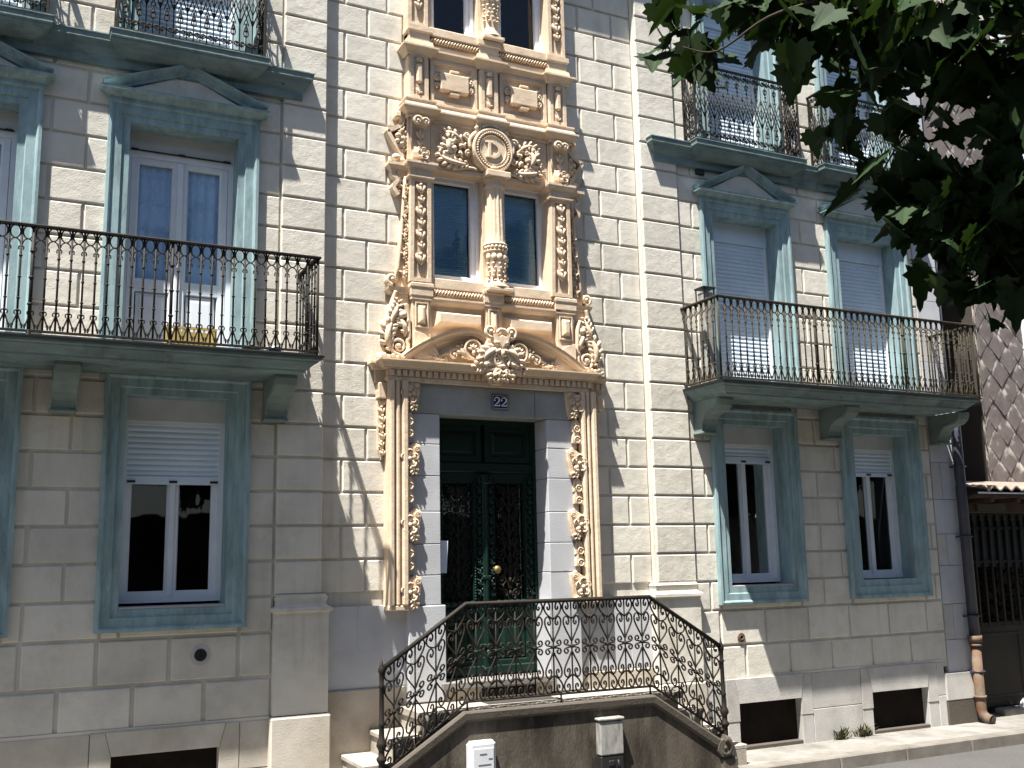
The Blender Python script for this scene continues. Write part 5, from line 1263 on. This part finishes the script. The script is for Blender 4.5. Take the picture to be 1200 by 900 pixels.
fb = empty('flue_box', (7.20, -0.30, 4.02)); tag(fb, 'small grey metal flue with a flat dark cap behind the right balcony railing', 'flue'); FI = Matrix.Translation((-7.2, 0.3, -4.02))
m = MB(); m.box(7.09, 7.22, -0.37, -0.24, 4.015, 5.09, 0.01); o = m.build('shaft', 'boxgrey', fb); o.matrix_parent_inverse = FI
m = MB(); m.box(7.065, 7.245, -0.395, -0.215, 5.13, 5.15, 0.004)
for x in (7.08, 7.22):
    for y in (-0.38, -0.23): m.box(x, x+0.012, y, y+0.012, 4.95, 5.135)
o = m.build('cap', 'boxblack', fb); o.matrix_parent_inverse = FI

# drainpipe on the corner
dp = empty('drainpipe', (11.17, -0.16, 0)); tag(dp, 'dark drainpipe with a rusty lower section at the right corner of the townhouse', 'drainpipe'); DI = Matrix.Translation((-11.17, 0.16, 0))
m = MB(); m.tube([(11.215, -0.16, 1.0), (11.215, -0.16, 3.62), (11.22, -0.155, 3.72), (11.29, -0.08, 3.95), (11.31, 0.05, 4.1), (11.31, 0.06, 9.5)], 0.062, 14); o = m.build('upper_pipe', 'pipe', dp); o.matrix_parent_inverse = DI
m = MB(); m.tube([(11.20, -0.165, 1.06), (11.20, -0.165, 0.98)], [0.088, 0.084], 16); m.tube([(11.20, -0.165, 0.98), (11.20, -0.165, 0.16), (11.205, -0.175, 0.10), (11.215, -0.23, 0.055), (11.22, -0.30, 0.04)], [0.062, 0.062, 0.064, 0.062, 0.068], 16)
for z in (0.30, 0.93): m.tube([(11.20, -0.165, z), (11.20, -0.165, z+0.03)], 0.078, 16)
o = m.build('lower_pipe', 'rust', dp); o.matrix_parent_inverse = DI
m = MB(); m.tube([(11.222, -0.303, 0.039), (11.223, -0.306, 0.038)], 0.06, 14); o = m.build('outlet', 'boxblack', dp); o.matrix_parent_inverse = DI
for z in (0.62, 1.30, 2.3, 3.2):
    m = MB(); m.tube([(11.215+0.075*math.cos(t*0.5), -0.16+0.075*math.sin(t*0.5), z) for t in range(14)], 0.012, 5); m.box(11.13, 11.16, -0.16, -0.07, z-0.012, z+0.012); o = m.build('pipe_bracket', 'pipe', dp); o.matrix_parent_inverse = DI

# ---------------------------------------------------------------- neighbour, canopy and gate
nb = empty('neighbouring_house', (14.5, 1.1, 0)); tag(nb, 'set back neighbouring house clad in stained diamond shingles at the right edge', 'building'); NI = Matrix.Translation((-14.5, -1.1, 0))
def np_(m, nm, mt):
    o = m.build(nm, mt, nb); o.matrix_parent_inverse = NI; return o
NY = 2.0
m = MB(); m.box(14.43, 20.5, NY+0.02, 7.5, 0, 11.5); m.box(11.24, 14.43, NY+0.02, 7.5, 7.35, 11.5); m.box(11.24, 14.43, 6.4, 7.5, 0, 7.35); np_(m, 'wall', 'shwall')  # recess and jetty at the left are shaped to keep that strip dark
m = MB(); dx, dz = 0.465, 0.48; tipv = []
rnd = random.Random(5)
for r in range(0, 36):
    for c in range(0, 12):
        cx_ = 11.42+c*dx+(dx/2 if r % 2 else 0); cz_ = 3.1+r*dz/2
        if cx_ > 16.0 or (cz_ < 7.6 and cx_ < 14.42-dx/2): continue
        clip = 14.425 if cz_ < 7.6 else -1e9
        e = 0.965; b = len(m.v); t = rnd.uniform(-0.004, 0.004)
        # a slate hung on the point: the lower tip stands proud and the edges are lipped
        G = 6
        for i in range(G+1):
            for j2 in range(G+1):
                u, v_ = i/G*2-1, j2/G*2-1
                px_, pz_ = (u-v_)/2, (u+v_)/2
                m.v.append((max(clip, cx_+px_*dx*e), NY-0.02+t+0.03*pz_-0.012*(1-abs(u)**3)*(1-abs(v_)**3), cz_+pz_*dz*e))
                k1 = max(0.0, min(1.0, 0.62-0.75*pz_-0.55*abs(px_)))
                tipv.append(k1*rnd.uniform(0.75, 1.0))
        for i in range(G):
            for j2 in range(G): q = b+i*(G+1)+j2; m.face([q, q+1, q+G+2, q+G+1], True)
        k = len(m.v); m.v += [(max(clip, cx_+dx/2*e), NY+0.012+t, cz_), (max(clip, cx_), NY+0.0+t, cz_-dz/2*e), (max(clip, cx_-dx/2*e), NY+0.012+t, cz_)]; tipv += [1, 1, 1]
        m.face([b+(G+1)*G, k, k+1, b]); m.face([b, k+1, k+2, b+G])
sh = np_(m, 'shingle_cladding', 'shingle')
at = sh.data.attributes.new('weathering', 'FLOAT', 'POINT'); at.data.foreach_set('value', tipv)
def weather(mm):
    nt = mm.node_tree; n = nt.nodes; l = nt.links; p = n['Principled BSDF']
    src = p.inputs['Base Color'].links[0].from_socket
    a = n.new('ShaderNodeAttribute'); a.attribute_name = 'weathering'
    nz = n.new('ShaderNodeTexNoise'); nz.inputs['Scale'].default_value = 5.5; nz.inputs['Detail'].default_value = 6
    g_ = n.new('ShaderNodeNewGeometry'); l.new(g_.outputs['Position'], nz.inputs['Vector'])
    ad = n.new('ShaderNodeMath'); ad.operation = 'ADD'; l.new(a.outputs['Fac'], ad.inputs[0]); l.new(nz.outputs['Fac'], ad.inputs[1])
    mr = n.new('ShaderNodeMapRange'); mr.inputs['From Min'].default_value = 0.90; mr.inputs['From Max'].default_value = 1.15; mr.inputs['To Max'].default_value = 0.88; l.new(ad.outputs[0], mr.inputs['Value'])
    mx = n.new('ShaderNodeMix'); mx.data_type = 'RGBA'; l.new(mr.outputs['Result'], mx.inputs[0]); l.new(src, mx.inputs[6]); mx.inputs[7].default_value = (0.10, 0.082, 0.078, 1); l.new(mx.outputs[2], p.inputs['Base Color'])
weather(M['shingle'])
m = MB(); m.box(15.55, 17.2, NY-0.10, NY+0.02, 3.2, 11.4, 0.01)
for z in (4.4, 5.5, 6.6, 7.7): m.box(15.54, 17.21, NY-0.106, NY, z, z+0.012)
np_(m, 'corner_casing', 'pvc')
cn = empty('tiled_canopy', (13.5, 0.2, 2.9)); tag(cn, 'low tiled canopy with a wavy edge over the dark gate', 'canopy'); CI = Matrix.Translation((-13.5, -0.2, -2.9))
CXA, CXB, N = 11.33, 17.0, 320
rowp = lambda y, z: [(CXA+i*(CXB-CXA)/N, y, z+0.026*math.sin(i*(CXB-CXA)/N*2*math.pi/0.21)) for i in range(N+1)]
a_, b_, c_ = rowp(-0.36, 2.925), rowp(NY-0.03, 3.20), rowp(-0.36, 2.905)
m = MB()
for i in range(N): m.quad([a_[i], a_[i+1], b_[i+1], b_[i]], True); m.quad([c_[i], c_[i+1], a_[i+1], a_[i]])
o = m.build('tile_row', 'tile', cn); o.matrix_parent_inverse = CI
m = MB(); m.box(CXA, CXB, -0.33, -0.31, 2.845, 2.865, 0.003); o = m.build('gutter_edge', 'pvc', cn); o.matrix_parent_inverse = CI
m = MB(); m.box(CXA, CXB, -0.30, NY-0.04, 2.80, 2.84); m.box(CXA, CXB, 0.10, 0.20, 2.62, 2.80, 0.005)
for i in range(10): m.box(11.6+i*0.5, 11.67+i*0.5, -0.28, 0.1, 2.74, 2.80)
o = m.build('timber_frame', 'beam', cn); o.matrix_parent_inverse = CI
m = MB(); m.box(11.75, 12.30, 0.06, 0.095, 2.64, 2.74); o = m.build('pale_board', 'coping', cn); o.matrix_parent_inverse = CI
GY = 0.24
gt = empty('entrance_gate', (13.5, GY, 0)); tag(gt, 'dark olive metal gate with vertical bars above solid panels under the canopy', 'gate'); GI = Matrix.Translation((-13.5, -GY, 0))
def gp(m, nm, mt='gate'):
    o = m.build(nm, mt, gt); o.matrix_parent_inverse = GI; return o
m = MB(); m.box(11.3, 17.0, GY, GY+0.03, 0.09, 1.12, 0.005)
for i in range(4): m.rect_sweep(11.45+i*1.2, 12.55+i*1.2, 0.20, 1.04, [(0, GY-0.002), (0.01, GY-0.012), (0.03, GY-0.012), (0.04, GY-0.002)])
gp(m, 'lower_panel')
for i in range(36):
    m = MB(); x = 11.38+i*0.155; m.tube([(x, GY+0.015, 1.12), (x, GY+0.015, 2.52)], 0.02, 6); m.lathe(x, GY+0.015, [(0.018, 2.52), (0.022, 2.55), (0.003, 2.61)], 6); gp(m, 'bar', 'iron')
m = MB(); m.box(11.3, 17.0, GY+0.005, GY+0.03, 1.12, 1.17); m.box(11.3, 17.0, GY+0.005, GY+0.03, 1.95, 1.985); m.box(11.3, 17.0, GY+0.005, GY+0.03, 2.40, 2.435); gp(m, 'crossbar', 'iron')
m = MB(); m.box(11.25, 17.0, GY+0.03, GY+0.06, 1.90, 2.62); gp(m, 'dark_sheet', 'boxblack')
m = MB(); m.box(11.88, 16.5, 0.04, 0.20, -0.005, 0.085, 0.01); tag(m.build('threshold', 'pave'), 'white stone threshold in front of the dark gate', 'threshold')
m = MB(); m.prism([(12.30, 0.086), (12.44, 0.086), (12.42, 0.14), (12.38, 0.18), (12.32, 0.13)], 0.08, 0.15, 0.01); tag(m.build('stone', 'pvc'), 'small white stone standing on the threshold by the gate', 'stone')
# shrub seen through the gate bars
def leafquad(m, p, s, rnd):
    a = Vector((rnd.uniform(-1, 1), rnd.uniform(-1, 1), rnd.uniform(-1, 1))).normalized(); b2 = a.orthogonal().normalized(); p = Vector(p)
    m.quad([p-a*s, p+b2*s*0.4, p+a*s, p-b2*s*0.4])
m = MB(); rnd = random.Random(3)
for c in ((12.45, 0.62, 1.55), (12.95, 0.66, 1.45), (13.4, 0.62, 1.6)):
    m.tube([(c[0], c[1], 0.0), (c[0], c[1], c[2])], 0.012, 5)
    for i in range(170): leafquad(m, (c[0]+rnd.gauss(0, 0.09), c[1]+rnd.uniform(-0.08, 0.1), c[2]+rnd.gauss(0, 0.22)), rnd.uniform(0.04, 0.09), rnd)
tag(m.build('shrub', 'shrub'), 'straggly yellow green shrub behind the bars of the dark gate', 'shrub')

# weeds in the pavement joint
for (x, y, s, lab) in ((8.93, -0.10, 1.35, 'left tuft of dry weeds at the foot of the plinth between the cellar openings'), (9.27, -0.10, 1.5, 'right tuft of dry weeds at the foot of the plinth beside the last cellar opening')):
    m = MB(); rnd = random.Random(int(x*10))
    for i in range(70):
        an = rnd.uniform(0, 6.28); L = rnd.uniform(0.05, 0.13)*s; ln = rnd.uniform(0.3, 1.1)
        p0 = Vector((rnd.gauss(0, 0.045), rnd.gauss(0, 0.02), 0)); d1 = Vector((math.cos(an)*ln, math.sin(an)*ln*0.6, 1)).normalized()
        n_ = d1.cross(Vector((0, 0, 1))).normalized()*0.007; p1 = p0+d1*L*0.6; p2 = p1+(d1+Vector((0, 0, -0.5))).normalized()*L*0.5
        m.quad([p0-n_, p0+n_, p1+n_*1.3, p1-n_*1.3]); m.quad([p1-n_*1.3, p1+n_*1.3, p2+n_*0.2, p2-n_*0.2])
    o = m.build('weed_tuft', 'weed'); o.location = (x, y, 0.0); tag(o, lab, 'weed', 'weeds in the pavement joint')

# ---------------------------------------------------------------- the plane tree over the pavement
tree = empty('plane_tree', (6.6, -8.2, 0)); tag(tree, 'dark leafy plane tree overhanging the upper right corner', 'tree'); TI = Matrix.Translation((-6.6, 8.2, 0))
LEAF = [(0.0, 0.0), (0.10, -0.10), (0.26, -0.16), (0.30, -0.05), (0.50, -0.06), (0.42, 0.08), (0.56, 0.20), (0.40, 0.26), (0.36, 0.40), (0.24, 0.40), (0.22, 0.58), (0.12, 0.66), (0.10, 0.80), (0.0, 0.95)]
def add_leaf(m, p, s, tip, nrm, curl):
    tip = tip.normalized(); side = tip.cross(nrm)
    if side.length < 1e-4: return
    side.normalize(); nn = side.cross(tip).normalized(); b = len(m.v)
    for sg in (1, -1):
        for (x, z) in LEAF:
            q = p+tip*(z*s)+side*(sg*x*s)+nn*(curl*s*(abs(x)*0.7-z*z*0.35)); m.v.append(tuple(q))
    n = len(LEAF)
    for o in (0, n): m.face([b+o+i for i in range(n)])
m = MB(); tw = MB(); rnd = random.Random(21)
def pix(u, v, t):
    r = _d*F+_a*(u-600)-_b*(v-450); return CAM+r.normalized()*t
def spray(p, n, spread, s0, s1, down=0.8):
    for i in range(n):
        q = p+Vector((rnd.gauss(0, spread), rnd.gauss(0, spread), rnd.gauss(0, spread*0.7)))
        tip = Vector((rnd.uniform(-1, 1), rnd.uniform(-1, 1), -down+rnd.uniform(-0.5, 0.5))); nrm = Vector((rnd.gauss(0, 0.5), rnd.gauss(0, 0.5), 1))
        add_leaf(m, q, rnd.uniform(s0, s1), tip, nrm, rnd.uniform(-0.2, 0.5))
EDGE = [(740, -20), (765, 0), (775, 25), (800, 48), (812, 70), (850, 70), (870, 35), (905, 55), (935, 52), (965, 50), (985, 75), (1010, 95), (1035, 70), (1055, 110), (1075, 150), (1100, 160), (1130, 140), (1160, 190), (1180, 250), (1200, 300), (1300, 360)]
def CROWN_EDGE(u):
    for (a, va), (b, vb) in zip(EDGE[:-1], EDGE[1:]):
        if a <= u <= b: return va+(vb-va)*(u-a)/(b-a)
    return -1e9 if u < EDGE[0][0] else 1e9
for (x, y, z, n) in ((2.71, -5.89, 4.60, 3), (2.77, -5.89, 4.53, 3), (2.91, -5.84, 4.49, 3), (2.84, -6.03, 4.43, 3), (2.94, -5.94, 4.39, 2), (3.00, -6.03, 4.68, 4), (3.02, -6.13, 4.59, 4), (3.11, -6.16, 4.51, 3), (3.10, -6.28, 4.47, 3), (3.23, -6.25, 4.47, 3), (3.25, -6.35, 4.37, 3), (3.22, -6.46, 4.35, 3), (3.30, -6.44, 4.19, 3), (3.35, -6.50, 4.21, 3), (3.36, -6.60, 4.32, 4), (3.38, -6.66, 4.15, 4), (3.45, -6.66, 4.01, 4), (3.44, -6.75, 4.18, 5), (3.35, -6.71, 4.26, 5), (3.39, -6.27, 4.01, 2), (3.39, -6.25, 3.96, 1), (3.45, -6.39, 3.84, 1), (3.49, -6.42, 3.79, 2), (3.48, -6.49, 3.65, 3), (3.45, -6.45, 3.64, 2), (3.47, -6.53, 3.75, 3), (3.51, -6.56, 3.71, 4), (3.48, -6.59, 3.54, 4), (3.52, -6.61, 3.46, 4), (3.56, -6.62, 3.37, 3), (3.59, -6.66, 3.40, 5), (3.54, -6.72, 3.29, 4), (3.59, -6.77, 3.26, 5), (3.57, -6.81, 3.43, 6), (3.64, -6.84, 3.28, 5), (3.60, -6.91, 3.15, 4), (3.56, -6.95, 3.35, 7), (3.58, -6.87, 3.52, 7), (3.56, -6.70, 3.55, 6), (3.51, -6.67, 3.61, 6), (3.59, -6.78, 3.64, 6), (3.55, -7.01, 3.51, 8), (3.57, -6.96, 3.69, 8), (3.49, -7.10, 3.82, 8), (3.58, -6.89, 3.85, 3), (3.48, -7.00, 3.96, 7), (3.44, -6.91, 4.15, 8), (3.41, -6.80, 4.04, 4), (3.39, -7.14, 4.06, 9), (3.34, -6.89, 4.28, 9), (3.28, -6.73, 4.39, 8), (3.23, -6.55, 4.45, 7), (3.15, -6.38, 4.56, 6), (3.06, -6.21, 4.65, 5), (3.35, -7.04, 4.24, 9), (3.38, -7.23, 4.19, 9), (3.61, -6.92, 3.10, 2), (3.49, -6.59, 3.83, 2), (3.58, -6.66, 3.76, 2)):
    spray(Vector((x, y, z)), n*2, 0.075, 0.12, 0.20)
for pts in ([(3.16, -6.54, 4.48), (3.22, -6.46, 4.29), (3.33, -6.35, 3.93), (3.37, -6.34, 3.84)], [(3.66, -6.71, 3.91), (3.58, -6.59, 3.88), (3.50, -6.53, 3.91), (3.46, -6.40, 3.76)], [(3.87, -6.81, 3.60), (3.73, -6.61, 3.58), (3.60, -6.50, 3.66), (3.46, -6.40, 3.77)], [(3.79, -6.90, 3.93), (3.73, -6.72, 3.76), (3.63, -6.58, 3.74), (3.55, -6.52, 3.81)], [(3.91, -6.75, 3.35), (3.81, -6.61, 3.34), (3.68, -6.51, 3.47)], [(3.45, -6.81, 4.40), (3.41, -6.64, 4.24), (3.28, -6.47, 4.21), (3.15, -6.42, 4.33)], [(3.10, -6.49, 4.49), (2.95, -6.32, 4.46), (2.81, -6.13, 4.36), (2.68, -6.05, 4.39)], [(3.71, -7.00, 4.21), (3.56, -6.79, 4.21), (3.46, -6.58, 4.08)]):
    tw.tube([tuple(p) for p in crom(pts, 5)], [0.009, 0.003], 6)

# dense crown overhead and to the right, outside and inside the frame
CENT = Vector((6.3, -7.6, 5.9))
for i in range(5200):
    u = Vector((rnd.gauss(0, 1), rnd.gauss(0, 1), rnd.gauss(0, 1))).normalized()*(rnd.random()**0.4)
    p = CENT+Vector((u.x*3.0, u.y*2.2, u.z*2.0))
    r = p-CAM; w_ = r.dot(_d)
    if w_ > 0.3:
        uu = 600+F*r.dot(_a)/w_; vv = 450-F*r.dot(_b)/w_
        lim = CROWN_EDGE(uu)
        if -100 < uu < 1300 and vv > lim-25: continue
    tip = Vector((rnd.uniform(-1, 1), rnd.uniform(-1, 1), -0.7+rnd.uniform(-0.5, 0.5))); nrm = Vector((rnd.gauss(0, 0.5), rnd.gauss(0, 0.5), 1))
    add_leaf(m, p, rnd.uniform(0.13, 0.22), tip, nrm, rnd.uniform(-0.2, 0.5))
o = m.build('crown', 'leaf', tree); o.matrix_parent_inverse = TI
o = tw.build('limb', 'twig', tree); o.matrix_parent_inverse = TI
m = MB(); m.tube([tuple(p) for p in crom([(6.6, -8.2, -0.13), (6.62, -8.2, 1.4), (6.5, -8.1, 3.0), (6.3, -7.8, 4.6), (6.3, -7.6, 6.4)], 5)], [0.24, 0.20, 0.18, 0.17, 0.17, 0.16, 0.16, 0.15, 0.15, 0.14, 0.14, 0.13, 0.13, 0.12, 0.12, 0.11, 0.10, 0.09, 0.08, 0.07, 0.05], 14)
o = m.build('trunk', 'bark', tree); o.matrix_parent_inverse = TI

# unseen trees added behind the viewer to cut the sky light on the facade
m = MB(); rnd = random.Random(77)
for i in range(5200):
    u = Vector((rnd.gauss(0, 1), rnd.gauss(0, 1), rnd.gauss(0, 1))).normalized()*(rnd.random()**0.4)
    p = Vector((u.x*4.1, u.y*3.3, 7.0+u.z*3.7)); 
    tip = Vector((rnd.uniform(-1, 1), rnd.uniform(-1, 1), -0.7+rnd.uniform(-0.5, 0.5))); nrm = Vector((rnd.gauss(0, 0.6), rnd.gauss(0, 0.6), 1))
    add_leaf(m, p, rnd.uniform(0.42, 0.62), tip, nrm, rnd.uniform(-0.2, 0.5))
crown = m
t0 = None
for i, (x, y) in enumerate(((-7.5, -13.0), (-0.8, -13.1), (5.6, -13.0), (12.2, -12.4), (18.8, -12.0))):
    tr = empty('plane_tree', (x, y, -0.13)); tag(tr, 'added plane tree, unseen behind the viewer, that cuts the sky light on the townhouse', 'tree', 'added trees behind the viewer')
    if t0 is None:
        c0 = crown.build('crown', 'leaf', tr)
        m = MB(); m.tube([(0, 0, 0), (0.03, 0, 2.0), (-0.05, 0.04, 4.0), (0, 0, 7.5)], [0.27, 0.20, 0.17, 0.05], 12); k0 = m.build('trunk', 'bark', tr); t0 = (c0, k0)
    else:
        for src in t0: o = src.copy(); COL.objects.link(o); o.parent = tr
    tr.rotation_euler = (0, 0, i*1.1)

m = MB(); m.box(-40, 50, -19.0, -18.6, -0.13, 3.4, 0.02); m.box(-40.1, 50.1, -19.08, -18.52, 3.402, 3.5, 0.02)  # added unseen wall: darkens window reflections, blocks low sky and far road
tag(m.build('added_dark_wall', 'cheek'), 'long dark wall added unseen behind the viewer to block low sky and bright road', 'wall')
